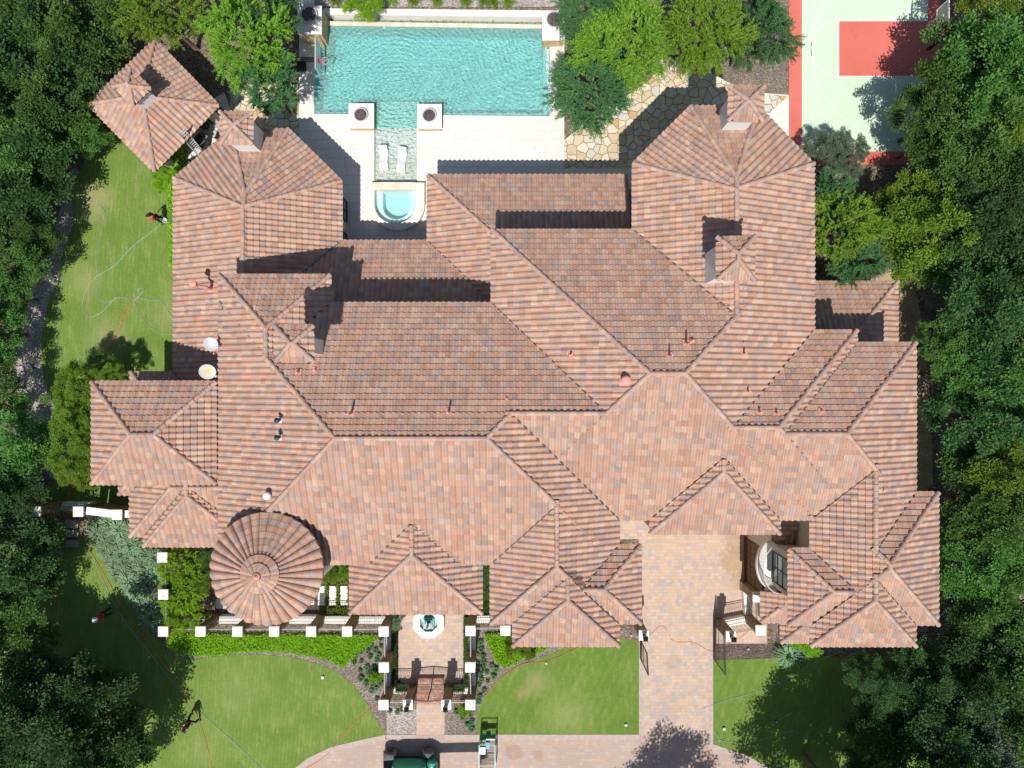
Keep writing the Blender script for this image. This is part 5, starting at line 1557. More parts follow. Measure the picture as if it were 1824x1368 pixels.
def hood(x0, x1, y0, y1, z0, z1, b=.22):
    mb = MB(); pts = [(x0,z0),(x0,z1-b*1.3),(x0+b,z1-b*.25),(x0+b*2.2,z1),(x1-b*2.2,z1),(x1-b,z1-b*.25),(x1,z1-b*1.3),(x1,z0)]
    rings_ = []
    for y, s, dz in ((y0,.0,.14),(y0+.10,1,.03),(y0+.3,1,0),(y1-.3,1,0),(y1-.10,1,.03),(y1,.0,.14)):
        rings_.append([(x + (0.06 if x < (x0+x1)/2 else -.06)*(1-s), y, z-(dz if z > z0 else 0)) for x, z in pts])
    vs = [p for r_ in rings_ for p in r_]; n = len(pts); fs = [tuple(range(n)), tuple(range(5*n+n-1, 5*n-1, -1))]
    for i in range(5):
        for k in range(n): fs.append((i*n+k, (i+1)*n+k, (i+1)*n+(k+1)%n, i*n+(k+1)%n))
    mb.add(vs, fs); return mb
cz = 1.5
hood(WX(697,1.6), WX(758,1.6), -26.6, -24.45, .72, 1.7).build('engine_hood', BG, bl, smooth=False)
hood(WX(760,1.4), WX(777,1.4), -26.6, -24.35, .70, 1.35, .12).build('side_cover', BG, bl)
xh = WX(724,1.72)
MB().bx(xh-.20, xh+.16, -25.1, -24.75, 1.66, 1.715).build('vent_grille', M['black'], bl)
MB().bx(WX(713,1.72), WX(744,1.72), -24.72, -24.58, 1.69, 1.705).build('marking_strip', simple('worn_orange_marking', (.45,.25,.10), .6, .4, 20), bl)
MB().tube([(WX(776,1.0),-24.3,.9),(WX(782,1.0),-24.6,.95)], .05, 6).build('tow_hook', M['black'], bl)
# raised boom, jib and platform
by = -26.35; bz = 3.7
mb = MB(); mb.beam((x0-.3,by,1.7),(x0-.4,by,3.2),.32,.32,(1,0,0)); mb.beam((x0-.6,by,3.15),(x1+.6,by,bz),.34,.40); mb.beam((x1+.3,by,bz-.02),(-2.1,by,bz+.1),.42,.40)
mb.build('boom', BG, bl)
mb = MB().beam((-2.15,by,bz+.1),(-2.05,-25.5,2.4),.16,.16).beam((-2.05,-25.5,2.4),(-1.75,-25.3,1.0),.2,.2); mb.lathe([(.2,0),(.2,.3)], (-2.0,-25.2,.8), 14); mb.build('jib', M['metal_grey'], bl)
bk = MB(); X0, X1, Y0, Y1, Z0, Z1 = WX(854,1.2), WX(882,1.2), -25.4, WY(1323,1.4)-.05, .40, 1.50
for z in (Z0, 1.6, Z1):
    bk.tube([(X0,Y0,z),(X0,Y1,z),(X1,Y1,z),(X1,Y0,z),(X0,Y0,z)], .028, 6)
for (x, y) in ((X0,Y0),(X0,Y1),(X1,Y1),(X1,Y0),(X0,(Y0+Y1)/2),(X1,(Y0+Y1)/2),(X0,Y0*.25+Y1*.75),(X1,Y0*.25+Y1*.75)): bk.tube([(x,y,Z0),(x,y,Z1)], .026, 6)
bsk = bk.build('basket', PALE, bl)
fl = MB()
for i in range(14): y = Y0+(Y1-Y0)*i/13; fl.beam((X0,y,Z0),(X1,y,Z0),.02,.02)
for i in range(9): x = X0+(X1-X0)*i/8; fl.beam((x,Y0,Z0+.003),(x,Y1,Z0+.003),.016,.02)
fl.build('basket_floor', M['metal_dark'], bsk)
MB().bx(X0+.04, X0+.38, Y1-.62, Y1-.2, Z1-.25, Z1+.02).build('control_box', BG, bsk)
MB().bx((X0+X1)/2-.12, (X0+X1)/2+.14, Y1-.75, Y1-.35, Z0+.03, Z0+.3).build('tool_bag', simple('blue_cloth', (.25,.45,.70), .8), bsk)
MB().bx(X0+.02, X1-.02, Y1-.03, Y1+.03, Z0, Z0+.55).build('basket_panel', BG, bsk)

# ------------------------------------------------------------------ hoses and cords
def hose(name, pts, m, label, cat, r=.022, z=.05):
    r = r*.6
    sp = smooth_px(pts, 8, closed=False)
    P = [W(x, y, z) for x, y in sp]
    o = MB().tube([p + Vector((0,0,.006*math.sin(i*.9))) for i, p in enumerate(P)], r, 6).build(name, M[m]); return tag(o, label, cat)
hose('garden_hose', [(290,395),(270,413),(235,440),(205,472),(172,493),(155,515),(147,540),(150,555),(162,564),(178,558),(192,545),(205,532),(220,530),(240,535)], 'teal_hose', 'pale teal hose looping from the person by the house across the back lawn', 'hose')
hose('garden_hose', [(240,535),(250,525),(257,517),(252,513),(245,518),(247,529),(262,534),(287,537),(300,556),(312,570)], 'teal_hose', 'teal hose with a small round loop, right side of the back lawn', 'hose')
hose('garden_hose', [(150,362),(162,360),(177,366),(186,380),(180,410),(175,450),(172,490),(172,512),(176,530),(188,538),(204,534)], 'teal_hose', 'thin hose curving down the middle of the back lawn', 'hose', .016)
hose('garden_hose', [(240,538),(250,560),(265,580),(285,593),(312,596)], 'teal_hose', 'thin hose curving towards the house below the small loop', 'hose', .016)
hose('garden_hose', [(123,440),(112,500),(105,550),(101,620),(104,690),(104,760),(115,810)], 'teal_hose', 'thin straight hose down the left edge of the back lawn', 'hose', .016)
hose('garden_hose', [(308,348),(302,360),(306,372),(300,388),(295,395)], 'teal_hose', 'short hose beside the house wall above the standing person', 'hose', .016)
hose('extension_cord', [(170,648),(180,610),(195,575),(205,555),(214,552),(219,560),(210,590),(195,620),(180,645)], 'orange_hose', 'orange cord laid in a long narrow loop on the back lawn', 'cord', .02)
hose('extension_cord', [(176,648),(200,610),(218,570),(226,545),(229,537),(234,541),(225,560),(205,595),(183,640)], 'orange_hose', 'second orange cord loop reaching highest on the back lawn', 'cord', .02)
hose('extension_cord', [(150,968),(172,1000),(195,1040),(212,1070),(240,1110),(262,1140),(290,1180),(315,1215),(335,1245),(350,1275),(363,1310),(372,1345),(380,1395)], 'orange_hose', 'long orange cord running down the left lawn past the walking person', 'cord', .028)
hose('garden_hose', [(168,998),(182,1030),(198,1064),(225,1110),(260,1155),(300,1205),(340,1252),(380,1290),(420,1325),(470,1375)], 'teal_hose', 'long teal hose running diagonally down the left lawn', 'hose', .02)
hose('extension_cord', [(130,862),(128,880),(122,895),(118,880),(122,870),(130,880),(126,905),(119,930),(114,970),(108,1010),(98,1040),(86,1060),(80,1090)], 'red_hose', 'red cord tangled over the left garden steps', 'cord', .02)
hose('extension_cord', [(151,860),(152,900),(136,930),(116,965),(110,1000),(106,1030),(98,1070),(92,1110)], 'red_hose', 'second red cord running beside the left garden steps', 'cord', .02)
hose('extension_cord', [(540,1372),(575,1350),(600,1325),(622,1298),(650,1272),(672,1256),(700,1248),(745,1247),(790,1246),(825,1244),(850,1243),(868,1236),(885,1216),(910,1195),(935,1182),(972,1178),(1000,1168),(1020,1158),(1040,1149)], 'red_hose', 'red cord winding past the entry steps and round the middle lawn', 'cord', .024)
hose('extension_cord', [(1103,1134),(1120,1137),(1138,1140),(1160,1128),(1172,1117),(1182,1116),(1190,1126),(1196,1139),(1210,1144),(1235,1144),(1255,1155),(1270,1160),(1290,1150),(1318,1136),(1336,1122),(1350,1117)], 'red_hose', 'red cord snaking across the driveway', 'cord', .02)
hose('garden_hose', [(1252,1262),(1270,1255),(1320,1240),(1370,1225),(1410,1205),(1450,1180),(1500,1160)], 'teal_hose', 'pale hose crossing the right lawn from the driveway to the house', 'hose', .018)
hose('garden_hose', [(1270,1302),(1285,1322),(1300,1340),(1330,1352),(1380,1362),(1430,1372)], 'teal_hose', 'pale hose along the curved edge of the driveway at lower right', 'hose', .018)
hose('garden_hose', [(1270,1322),(1300,1314),(1345,1300),(1380,1285),(1410,1270)], 'teal_hose', 'thin hose on the right lawn below the first, upper of a pair', 'hose', .014)
hose('garden_hose', [(1270,1316),(1310,1323),(1350,1318),(1395,1305),(1420,1300)], 'teal_hose', 'thin hose on the right lawn, lower of a pair', 'hose', .014)

# small things on the lawns
t = thing('bucket', 'white bucket with a yellow-green side lying in the mulch at the far left', 'bucket', W(55,655,0), .5)
Q = Matrix.Rotation(math.radians(70), 4, 'X')
MB().lathe([(.14,-.18),(.17,.18),(.18,.18),(.18,.2),(.15,.19),(.12,-.15)], (0,0,.17), 20, Q).build('bucket_body', M['lounger'], t)
MB().lathe([(.182,.14),(.186,.19),(.02,.195)], (0,0,.17), 20, Q).build('lid', simple('yellow_green_lid', (.55,.60,.10), .5), t)
def spotlight(px, py, label, m='metal_pale', r=.09):
    t = thing('garden_light', label, 'garden light', W(px,py,0), 0, 'small lights set in the lawns')
    MB().lathe([(r*.6,0),(r,.06),(r,.12),(r*.8,.13)], (0,0,.02), 16).build('housing', M[m], t)
    MB().lathe([(r*.75,.125),(.01,.15)], (0,0,.02), 16).build('lens', M['lglass'], t)
spotlight(575.5,1205.5,'white globe light in the lawn left of the mulch bed', 'lounger', .10); spotlight(1114.5,1290,'small grey light in the middle lawn near the driveway'); spotlight(1289,1297,'green-grey light in the right lawn by the driveway','metal_grey',.11)
spotlight(158.5,1052.5,'pale light at the shady edge of the left lawn'); spotlight(1332,1155,'tiny teal light in the dark mulch by the gate', 'metal_pale', .06); spotlight(973,1180.5,'tiny white light where the red cord bends', 'lounger', .06)
spotlight(1382,1284,'dark light under the tree shadow on the right lawn','metal_dark',.09); spotlight(1124,1131,'tiny teal light in the mulch beside the left gate pillar','metal_pale',.06)
t = thing('stone_plinth', 'pale boulder-like stone pier at the right of the house', 'pier', W(1717,1058,1.0), 0); t.location.z = 0
MB().lathe([(.42,0),(.40,.8),(.47,.9),(.44,1.05),(.2,1.12)], (0,0,0), 9).build('pier_body', M['stone_pale'] if 'stone_pale' in M else M.setdefault('stone_pale', simple('pale_stone', (.50,.46,.36), .9, .15, 4)), t)
o = MB().bx(WX(1631,.3), WX(1653,.3), WY(1126,.3), WY(1116,.3), 0, .3).build('utility_cover', M['slab_grey']); tag(o, 'grey utility box in the shade right of the lower gable', 'utility box')
# ------------------------------------------------------------------ foliage
def leaf_mat(name, c_dark, c_mid, c_light, trans=.42, rough=.55, patch=.6):
    m = bpy.data.materials.new(name); m.use_nodes = True
    nt = m.node_tree; nt.nodes.clear(); N_ = nt.nodes.new; L = nt.links.new
    out = N_('ShaderNodeOutputMaterial'); g = N_('ShaderNodeNewGeometry'); oi = N_('ShaderNodeObjectInfo')
    rp = N_('ShaderNodeValToRGB'); cr = rp.color_ramp
    cr.elements[0].position = .0; cr.elements[0].color = (*c_dark, 1); cr.elements[1].position = 1; cr.elements[1].color = (*c_light, 1)
    e = cr.elements.new(.5); e.color = (*c_mid, 1)
    nz = N_('ShaderNodeTexNoise'); nz.inputs['Scale'].default_value = patch; nz.inputs['Detail'].default_value = 3; L(g.outputs['Position'], nz.inputs['Vector'])
    a = N_('ShaderNodeMath'); a.operation = 'MULTIPLY_ADD'; L(g.outputs['Random Per Island'], a.inputs[0]); a.inputs[1].default_value = .55; a.inputs[2].default_value = -.30
    b = N_('ShaderNodeMath'); b.operation = 'ADD'; L(a.outputs[0], b.inputs[0]); L(nz.outputs['Fac'], b.inputs[1])
    L(b.outputs[0], rp.inputs[0])
    hs = N_('ShaderNodeHueSaturation'); L(rp.outputs[0], hs.inputs['Color'])
    h = N_('ShaderNodeMath'); h.operation = 'MULTIPLY_ADD'; L(oi.outputs['Random'], h.inputs[0]); h.inputs[1].default_value = .03; h.inputs[2].default_value = .485; L(h.outputs[0], hs.inputs['Hue'])
    v = N_('ShaderNodeMath'); v.operation = 'MULTIPLY_ADD'; L(oi.outputs['Random'], v.inputs[0]); v.inputs[1].default_value = .60; v.inputs[2].default_value = .85; L(v.outputs[0], hs.inputs['Value'])
    d = N_('ShaderNodeBsdfPrincipled'); L(hs.outputs[0], d.inputs['Base Color']); d.inputs['Roughness'].default_value = rough; d.inputs['Specular IOR Level'].default_value = .22
    t = N_('ShaderNodeBsdfTranslucent'); L(hs.outputs[0], t.inputs[0])
    mx = N_('ShaderNodeMixShader'); mx.inputs[0].default_value = trans; L(d.outputs[0], mx.inputs[1]); L(t.outputs[0], mx.inputs[2]); L(mx.outputs[0], out.inputs[0])
    return m
LM = {
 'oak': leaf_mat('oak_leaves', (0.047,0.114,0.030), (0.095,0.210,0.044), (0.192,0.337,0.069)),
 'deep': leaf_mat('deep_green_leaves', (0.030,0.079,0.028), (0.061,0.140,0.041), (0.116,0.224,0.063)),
 'olive': leaf_mat('yellow_green_leaves', (0.080,0.152,0.022), (0.160,0.261,0.029), (0.290,0.392,0.043)),
 'crape': leaf_mat('bright_crape_leaves', (0.100,0.215,0.025), (0.179,0.322,0.032), (0.300,0.443,0.051)),
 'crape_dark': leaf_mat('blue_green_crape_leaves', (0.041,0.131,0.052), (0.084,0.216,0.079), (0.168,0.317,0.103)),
 'lime': leaf_mat('lime_leaves', (.13,.27,.012), (.23,.42,.018), (.36,.54,.035), patch=1.2),
 'hedge': leaf_mat('ground_cover_leaves', (0.156,0.370,0.011), (0.230,0.481,0.015), (0.333,0.510,0.025), patch=1.5),
 'boxw': leaf_mat('boxwood_leaves', (0.039,0.091,0.021), (0.072,0.143,0.034), (0.117,0.208,0.052), patch=2),
 'blue': leaf_mat('blue_grass_blades', (.14,.26,.13), (.24,.37,.21), (.44,.53,.34), patch=2.5),
 'grey': leaf_mat('grey_green_leaves', (0.075,0.113,0.067), (0.135,0.179,0.120), (0.224,0.269,0.179), patch=2),
}
M['bark'] = simple('tree_bark', (.14,.105,.08), .9, .3, 5, bump=.5)
M['twig'] = simple('pale_twigs', (.34,.30,.26), .9, .2, 5)

def leaves(C, D, Ln, Wd, rng, up=None):
    """rhombus leaves: base points, directions, lengths, widths"""
    n = len(C)
    D = D/np.maximum(1e-9, np.linalg.norm(D, axis=1))[:,None]
    R = rng.normal(size=(n,3)); 
    if up is not None: R = R*.45 + np.array([0,0,1.0])*up
    S = np.cross(D, R); S /= np.maximum(1e-9, np.linalg.norm(S, axis=1))[:,None]
    Ln = np.broadcast_to(Ln, (n,))[:,None]; Wd = np.broadcast_to(Wd, (n,))[:,None]
    m = C + D*Ln*.5
    V = np.stack([C, m + S*Wd*.5, C + D*Ln, m - S*Wd*.5], 1)
    return V.reshape(-1,3)
def leaf_me(name, V, mat):
    F = np.arange(len(V), dtype=np.int32).reshape(-1,4)
    return np_mesh(name, V, F, mat)
def crown_oak(seed, R=3.4, H=2.4, clumps=85, per=230, lsize=.20, cl=.72, sub=True):
    rng = np.random.RandomState(seed)
    ph = rng.uniform(0, 6.28, 6)
    cs = []; tries = 0
    while len(cs) < clumps and tries < 6000:
        tries += 1
        th = rng.uniform(0, 2*np.pi); u = rng.uniform(-.30, 1)
        lob = 1 + .20*np.sin(2*th+ph[0]) + .16*np.sin(3*th+ph[1]) + .12*np.sin(5*th+ph[2])
        rr = rng.uniform(.25, 1.0)**.5
        c = math.sqrt(max(0, 1-u*u))
        q = (R*lob*rr*c*math.cos(th), R*lob*rr*c*math.sin(th), H*rr*u*(1+.25*math.sin(3*th+ph[3])) + rng.uniform(-.3,.3))
        if all((q[0]-w_[0])**2+(q[1]-w_[1])**2+.6*(q[2]-w_[2])**2 > (cl*.95)**2 for w_ in cs): cs.append(q)
    cs = np.array(cs)
    P = []; D = []; 
    for c in cs:
        r = cl*rng.uniform(.6, 1.25)
        m = int(per*(r/cl)**1.6)
        v = rng.normal(size=(m,3)); v /= np.linalg.norm(v,axis=1)[:,None]
        rad = rng.uniform(.35,1.0,m)**.6
        # lumpy spray: leaves gather on a few twigs inside the clump
        tw = rng.normal(size=(7,3)); tw /= np.linalg.norm(tw,axis=1)[:,None]; tw[:,2] = np.abs(tw[:,2])*.6+.1
        tk = tw[rng.randint(0,7,m)]
        v = v*.62 + tk*.75
        p = c + v*rad[:,None]*r*np.array([1,1,.5])
        P.append(p); D.append(v + rng.normal(size=(m,3))*.5 + np.array([0,0,.1]))
    P = np.concatenate(P); D = np.concatenate(D)
    n = len(P); L_ = rng.uniform(.7,1.25,n)*lsize
    return leaves(P, D, L_, L_*rng.uniform(.5,.75,n), rng, up=1.1)
def crown_crape(seed, R=2.6, H=2.0, shoots=240, per=30, ll=.17, dens=1.0, droop=.25):
    rng = np.random.RandomState(seed); P = []; D = []; Ls = []
    ph = rng.uniform(0,6.28,4)
    bo = []; tries = 0
    while len(bo) < shoots//11 and tries < 4000:
        tries += 1
        th = rng.uniform(0,2*np.pi); u = rng.uniform(-.15,1); c = math.sqrt(max(0,1-u*u)); lob = 1+.14*math.sin(3*th+ph[0])+.10*math.sin(5*th+ph[1]); rr = rng.uniform(.3,.82)**.6
        q = np.array([R*lob*rr*c*math.cos(th), R*lob*rr*c*math.sin(th), H*rr*max(-.1,u)])
        if all(np.sum((q-w_)**2) > (.19*R)**2 for w_ in bo): bo.append(q)
    for q0 in bo:
        out = q0/np.array([R,R,H]); out /= max(1e-6, np.linalg.norm(out))
        for k in range(11):
            v = rng.normal(size=3); v[2] *= .6
            ax = out*.75 + v*.45 + np.array([0,0,.25]); ax /= np.linalg.norm(ax)
            al = R*rng.uniform(.22,.42)
            t = np.linspace(0,1,per)
            q = q0 + rng.normal(size=3)*.14 + ax*(al*t)[:,None] + np.array([0,0,-.16])*(t**2)[:,None]
            a = np.cross(ax, [0,0,1.0]); a /= max(1e-6, np.linalg.norm(a))
            sgn = np.where(np.arange(per)%2==0,1,-1)[:,None]
            dd = ax*.6 + a*sgn*.8 + rng.normal(size=(per,3))*.28 + np.array([0,0,.12])
            P.append(q); D.append(dd); Ls.append(ll*(1.15-.5*t)*rng.uniform(.8,1.2,per))
    P = np.concatenate(P); D = np.concatenate(D); L_ = np.concatenate(Ls)
    return leaves(P, D, L_, L_*.48, rng, up=1.2)
def trunk_mb(seed, H, r0, spread, n=6, crown_h=1.5):
    rng = random.Random(seed); mb = MB()
    bend = Vector((rng.uniform(-.3,.3), rng.uniform(-.3,.3), 0))
    pts = [Vector((0,0,0)), Vector((0,0,H*.3))+bend*.4, Vector((0,0,H*.65))+bend, Vector((0,0,H))+bend]
    mb.tube(pts, [r0*1.25, r0, r0*.8, r0*.55], 9)
    for i in range(n):
        a = 6.283*i/n + rng.uniform(-.4,.4); z = H*rng.uniform(.5,.9)
        s = pts[2] if z > H*.6 else pts[1]+(pts[2]-pts[1])*.5
        e = Vector((math.cos(a)*spread*rng.uniform(.6,.95), math.sin(a)*spread*rng.uniform(.6,.95), H+crown_h*rng.uniform(.1,.6)))
        m1 = s+(e-s)*.45+Vector((0,0,.3)); mb.tube([s, m1, e], [r0*.5, r0*.32, r0*.10], 6)
        for j in range(2):
            a2 = a+rng.uniform(-.8,.8); e2 = m1 + Vector((math.cos(a2)*spread*.5, math.sin(a2)*spread*.5, crown_h*.5)); mb.tube([m1, e2], [r0*.22, r0*.06], 5)
    return mb
TREE_P = {}
def tree_proto(key, V, leaf, H, r0, spread, seed, ch=1.5):
    """H: height of the crown's middle above ground"""
    cm = leaf_me('crown', V + np.array([0,0,H]), LM[leaf])
    tm = trunk_mb(seed, H*.95, r0, spread, crown_h=ch)
    TREE_P[key] = (cm, tm, H)
CH = {}
for i in range(5): CH['oak%d'%i] = crown_oak(11+i, 3.2+.15*i, 2.9, 40+3*i, 430, .19, .86)
for i in range(3): CH['fine%d'%i] = crown_oak(41+i, 2.9, 2.2, 75, 380, .13, .58)
for i in range(3): CH['crape%d'%i] = crown_crape(61+i, 2.6, 2.0, 620, 30, .17)
meshcache = {}
def tree(px, py, label, kind, leaf, r, zc, rz=None, group='broadleaf trees round the garden', name='oak_tree', cat='tree', dz=1.0):
    """crown centre seen at px,py; zc its height; r its radius"""
    base = {'oak':3.4,'fine':2.9,'crap':3.0}[kind[:4] if kind[:3] != 'oak' else 'oak']
    s = r/base
    p = W(px, py, zc)
    t = thing(name, label, cat, (p.x, p.y, 0), rz if rz is not None else (px*7.3+py*3.1) % 6.28, group)
    k = (kind, leaf)
    if k not in meshcache: meshcache[k] = leaf_me('crown', CH[kind], LM[leaf])
    c = link('crown', meshcache[k], t); c.location = (0,0,zc); c.scale = (s, s, s*dz)
    H = max(.5, zc - .5*s)
    tk = ('trunk', round(H), kind[:3])
    if tk not in meshcache:
        mb = trunk_mb(len(meshcache), round(H), .10+.018*H, 2.2, crown_h=1.2)
        me = bpy.data.meshes.new('trunk'); me.from_pydata(mb.v, [], mb.f); me.materials.append(M['bark']); me.polygons.foreach_set('use_smooth', [True]*len(me.polygons)); meshcache[tk] = me
    tr = link('trunk', meshcache[tk], t); tr.scale = (s, s, H/round(H))
    return t
G1 = 'dark trees along the left edge'; G2 = 'trees along the right edge'
TL = [
 # left edge, from the top
 (35,-10,'oak0','deep',3.6,9,'dark tree in the extreme top left corner'),
 (135,15,'oak1','oak',3.3,10,'mid-green tree at the top edge, second crown from the left corner'),
 (60,95,'oak2','deep',3.5,9,'dark tree left of the pavilion, just below the top left corner crown'),
 (122,95,'oak3','oak',2.3,8.5,'sunlit tree touching the upper left side of the pavilion'),
 (30,185,'oak4','deep',3.4,9,'dark tree at the left edge level with the pavilion'),
 (88,195,'oak0','oak',2.5,8,'tree left of the pavilion corner with sunlit top'),
 (150,238,'oak1','oak',1.3,6,'small sunlit tree against the lower left side of the pavilion'),
 (40,270,'oak2','oak',2.8,8.5,'tree at the left edge beside the top of the back lawn'),
 (15,350,'oak3','deep',3.0,9,'dark tree at the left edge just above the fine-leaved pair'),
 (45,325,'oak4','oak',1.6,7,'small crown jutting towards the top of the back lawn'),
 (40,410,'fine0','oak',2.0,6.5,'fine-leaved tree jutting into the back lawn from the left'),
 (5,460,'fine1','oak',2.4,8,'fine-leaved tree at the left edge, mid height of the back lawn'),
 (15,525,'fine2','oak',1.5,6.5,'smaller fine-leaved tree by the pale mulch strip'),
 (-18,590,'oak0','oak',2.1,8,'tree at the left edge above the white bucket'),
 (-22,690,'oak1','oak',2.0,8,'narrow-looking tree at the left edge below the white bucket'),
 (25,800,'oak2','oak',2.4,7.5,'glossy tree at the left edge left of the big lower roof'),
 (15,870,'oak3','deep',2.2,8,'dark tree at the left edge just above the stone wall'),
 (15,985,'oak4','deep',2.9,8.5,'dark tree at the left edge below the stone wall'),
 (62,1005,'fine0','deep',1.4,5.5,'low dark tree beside the blue-green grasses'),
 (18,1090,'oak0','oak',2.1,8.5,'tree at lower left whose crown reaches the red cords'),
 (10,1170,'oak1','oak',2.8,9,'tree at the left edge level with the left lawn mulch border'),
 (80,1200,'fine1','grey',2.1,7.5,'greyish thin-leaved tree at lower left'),
 (140,1235,'oak2','deep',1.9,7.5,'dark tree right of the greyish thin-leaved one'),
 (60,1280,'oak3','deep',3.2,9,'dark tree near the lower left corner'),
 (150,1305,'oak4','deep',3.2,9,'dark tree at the bottom left, second crown from the corner'),
 (198,1312,'oak0','deep',2.3,6.5,'dark tree reaching furthest over the lower left lawn'),
 (185,1390,'oak1','oak',2.7,7.5,'tree cut by the bottom edge nearest the lower left lawn'),
 (25,1370,'oak2','deep',3.2,9,'dark tree in the bottom left corner'),
 # right edge, from the top
 (1800,15,'fine0','olive',2.6,9,'yellow-green tree in the top right corner'),
 (1738,108,'oak1','olive',2.0,8,'yellow-green tree just below the court backboard'),
 (1805,110,'oak2','oak',3.0,9.5,'tree at the right edge below the top corner crown'),
 (1745,165,'oak3','oak',3.2,8.8,'tree right of the red court key'),
 (1675,205,'oak4','oak',2.4,7.8,'glossy tree overhanging the middle of the court edge'),
 (1660,245,'oak0','deep',1.7,6.8,'dark tree reaching furthest left over the court corner'),
 (1735,265,'oak1','oak',3.0,9,'tree right of the lower court corner'),
 (1810,250,'oak2','olive',2.5,9.5,'yellow-green tree at the right edge level with the court corner'),
 (1655,345,'fine1','olive',2.2,6,'large airy yellow-green tree just below the court'),
 (1675,410,'fine2','olive',3.3,6.5,'broadest yellow-green tree, right of the house'),
 (1600,388,'fine0','crape',1.8,5.5,'yellow-green tree filling the gap left of the broadest one'),
 (1770,360,'oak3','deep',3.0,9,'dark tree right of the broadest yellow-green tree'),
 (1815,455,'oak4','deep',3.0,9.5,'dark tree at the right edge level with the side path'),
 (1745,480,'oak0','oak',2.6,8,'tree right of the tan side path'),
 (1770,570,'oak1','deep',3.1,9,'dark tree right of the small lower roof'),
 (1705,610,'fine1','oak',1.9,7.5,'small feathery tree between dark crowns right of the house'),
 (1720,665,'oak2','oak',2.0,8,'glossy tree right of the stepped gable roofs'),
 (1805,665,'oak3','oak',2.6,9,'tree at the right edge level with the stepped gables'),
 (1770,745,'oak4','deep',3.2,8,'deeply shaded tree at the right, above the sunlit yellow-green one'),
 (1800,845,'fine2','olive',2.7,9.5,'sunlit yellow-green tree at the right edge, lower half'),
 (1745,895,'oak0','oak',2.6,8.5,'tree between the far right gable and the sunlit yellow-green one'),
 (1800,955,'fine0','oak',2.8,9,'tree at the right edge level with the far right gable'),
 (1730,1000,'oak1','oak',2.5,8,'tree close to the far right gable end'),
 (1790,1070,'oak2','oak',2.6,9,'tree at the right edge above the pale stone pier'),
 (1745,1120,'fine1','deep',2.4,7.5,'dark fine-leaved tree below the pale stone pier'),
 (1810,1180,'oak3','oak',2.8,9,'tree at the right edge, lower quarter'),
 (1725,1225,'oak4','deep',2.9,8,'dark tree over the right lawn, nearest the pier'),
 (1640,1215,'fine2','deep',2.3,7,'dark tree just below the lower right gable'),
 (1555,1215,'fine0','deep',1.6,7.5,'small dark tree with lit twigs on the right lawn'),
 (1655,1310,'oak0','deep',2.9,8,'dark tree by the bottom edge, right of the hose ends'),
 (1555,1320,'oak1','deep',2.0,7,'low dark tree at the bottom, furthest left on the right lawn'),
 (1745,1330,'fine1','grey',2.9,9,'grey-green tree near the bottom right corner'),
 (1820,1290,'oak2','oak',2.7,9,'tree at the right edge just above the bottom corner'),
 (1815,1385,'oak3','deep',2.7,9,'dark tree in the bottom right corner'),
]
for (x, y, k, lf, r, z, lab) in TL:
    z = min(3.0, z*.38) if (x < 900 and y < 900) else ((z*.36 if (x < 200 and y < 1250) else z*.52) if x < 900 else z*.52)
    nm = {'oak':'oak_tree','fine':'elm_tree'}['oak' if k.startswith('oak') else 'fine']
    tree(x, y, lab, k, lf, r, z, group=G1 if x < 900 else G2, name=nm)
# a tree beyond the bottom edge whose shadow lies on the driveway
g_ = thing('oak_tree', 'tree beyond the bottom edge whose shadow falls on the driveway', 'tree', (WX(1168), WY(1532), 0), .4, G2)
# bright and dark crape myrtles
G3 = 'crape myrtles round the pool'
CT = [
 (285,18,'crape0','crape',2.5,4.5,'bright green crape myrtle above the pavilion at the top edge'),
 (445,75,'crape1','crape',2.8,4.5,'bright green crape myrtle left of the pool, beside the tall column'),
 (478,10,'crape2','crape_dark',2.3,4.5,'dark crape myrtle at the top edge left of the pool'),
 (478,150,'crape0','crape_dark',2.0,3.8,'dark crape myrtle left of the pool, lowest of its group'),
 (1052,15,'crape1','crape_dark',2.6,4.2,'dark crape myrtle beside the upper right pool corner'),
 (1108,75,'crape2','crape',3.0,4.8,'bright green crape myrtle right of the pool, beside the darker two'),
 (1052,165,'crape0','crape_dark',2.8,3.6,'large dark crape myrtle overhanging the right pool deck'),
 (1250,55,'crape1','crape',2.9,4.8,'bright green crape myrtle above the flagstone patio'),
 (1350,65,'crape2','crape_dark',2.3,4.0,'dark crape myrtle between patio and sports court'),
 (1500,405,'crape0','crape',2.3,4.2,'bright green crape myrtle against the right wall of the house'),
 (1480,350,'crape1','crape_dark',1.6,4.0,'dark crape myrtle at the upper right corner of the house'),
 (1525,462,'crape2','crape_dark',1.8,3.6,'dark crape myrtle just above the small lower roof on the right'),
]
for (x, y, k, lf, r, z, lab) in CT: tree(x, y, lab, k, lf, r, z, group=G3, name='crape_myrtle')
for (gx, gy, r_, zc_, lab_) in ((1395,1425,3.0,7.4,'tree beyond the bottom edge that shades the right lawn, nearest the driveway'),(1512,1337,3.0,7,'tree beyond the bottom edge that shades the middle of the right lawn'),(1595,1355,3.0,7,'tree beyond the bottom edge that shades the right end of the lawn'),(1432,1345,2.9,7,'tree just beyond the bottom edge below the dark right lawn'),(1480,1440,3.2,7.5,'tree further beyond the bottom edge below the right lawn')):
    p_ = W(gx, gy, 0); t_ = thing('oak_tree', lab_, 'tree', p_, gx*.7, G2)
    c = link('crown', meshcache[('oak1','oak')], t_); c.location = (0,0,zc_); c.scale = (r_/3.4, r_/3.4, .8)
    tr = link('trunk', [m for k_, m in meshcache.items() if k_[0] == 'trunk'][0], t_); tr.scale = (1, 1, 1.6)
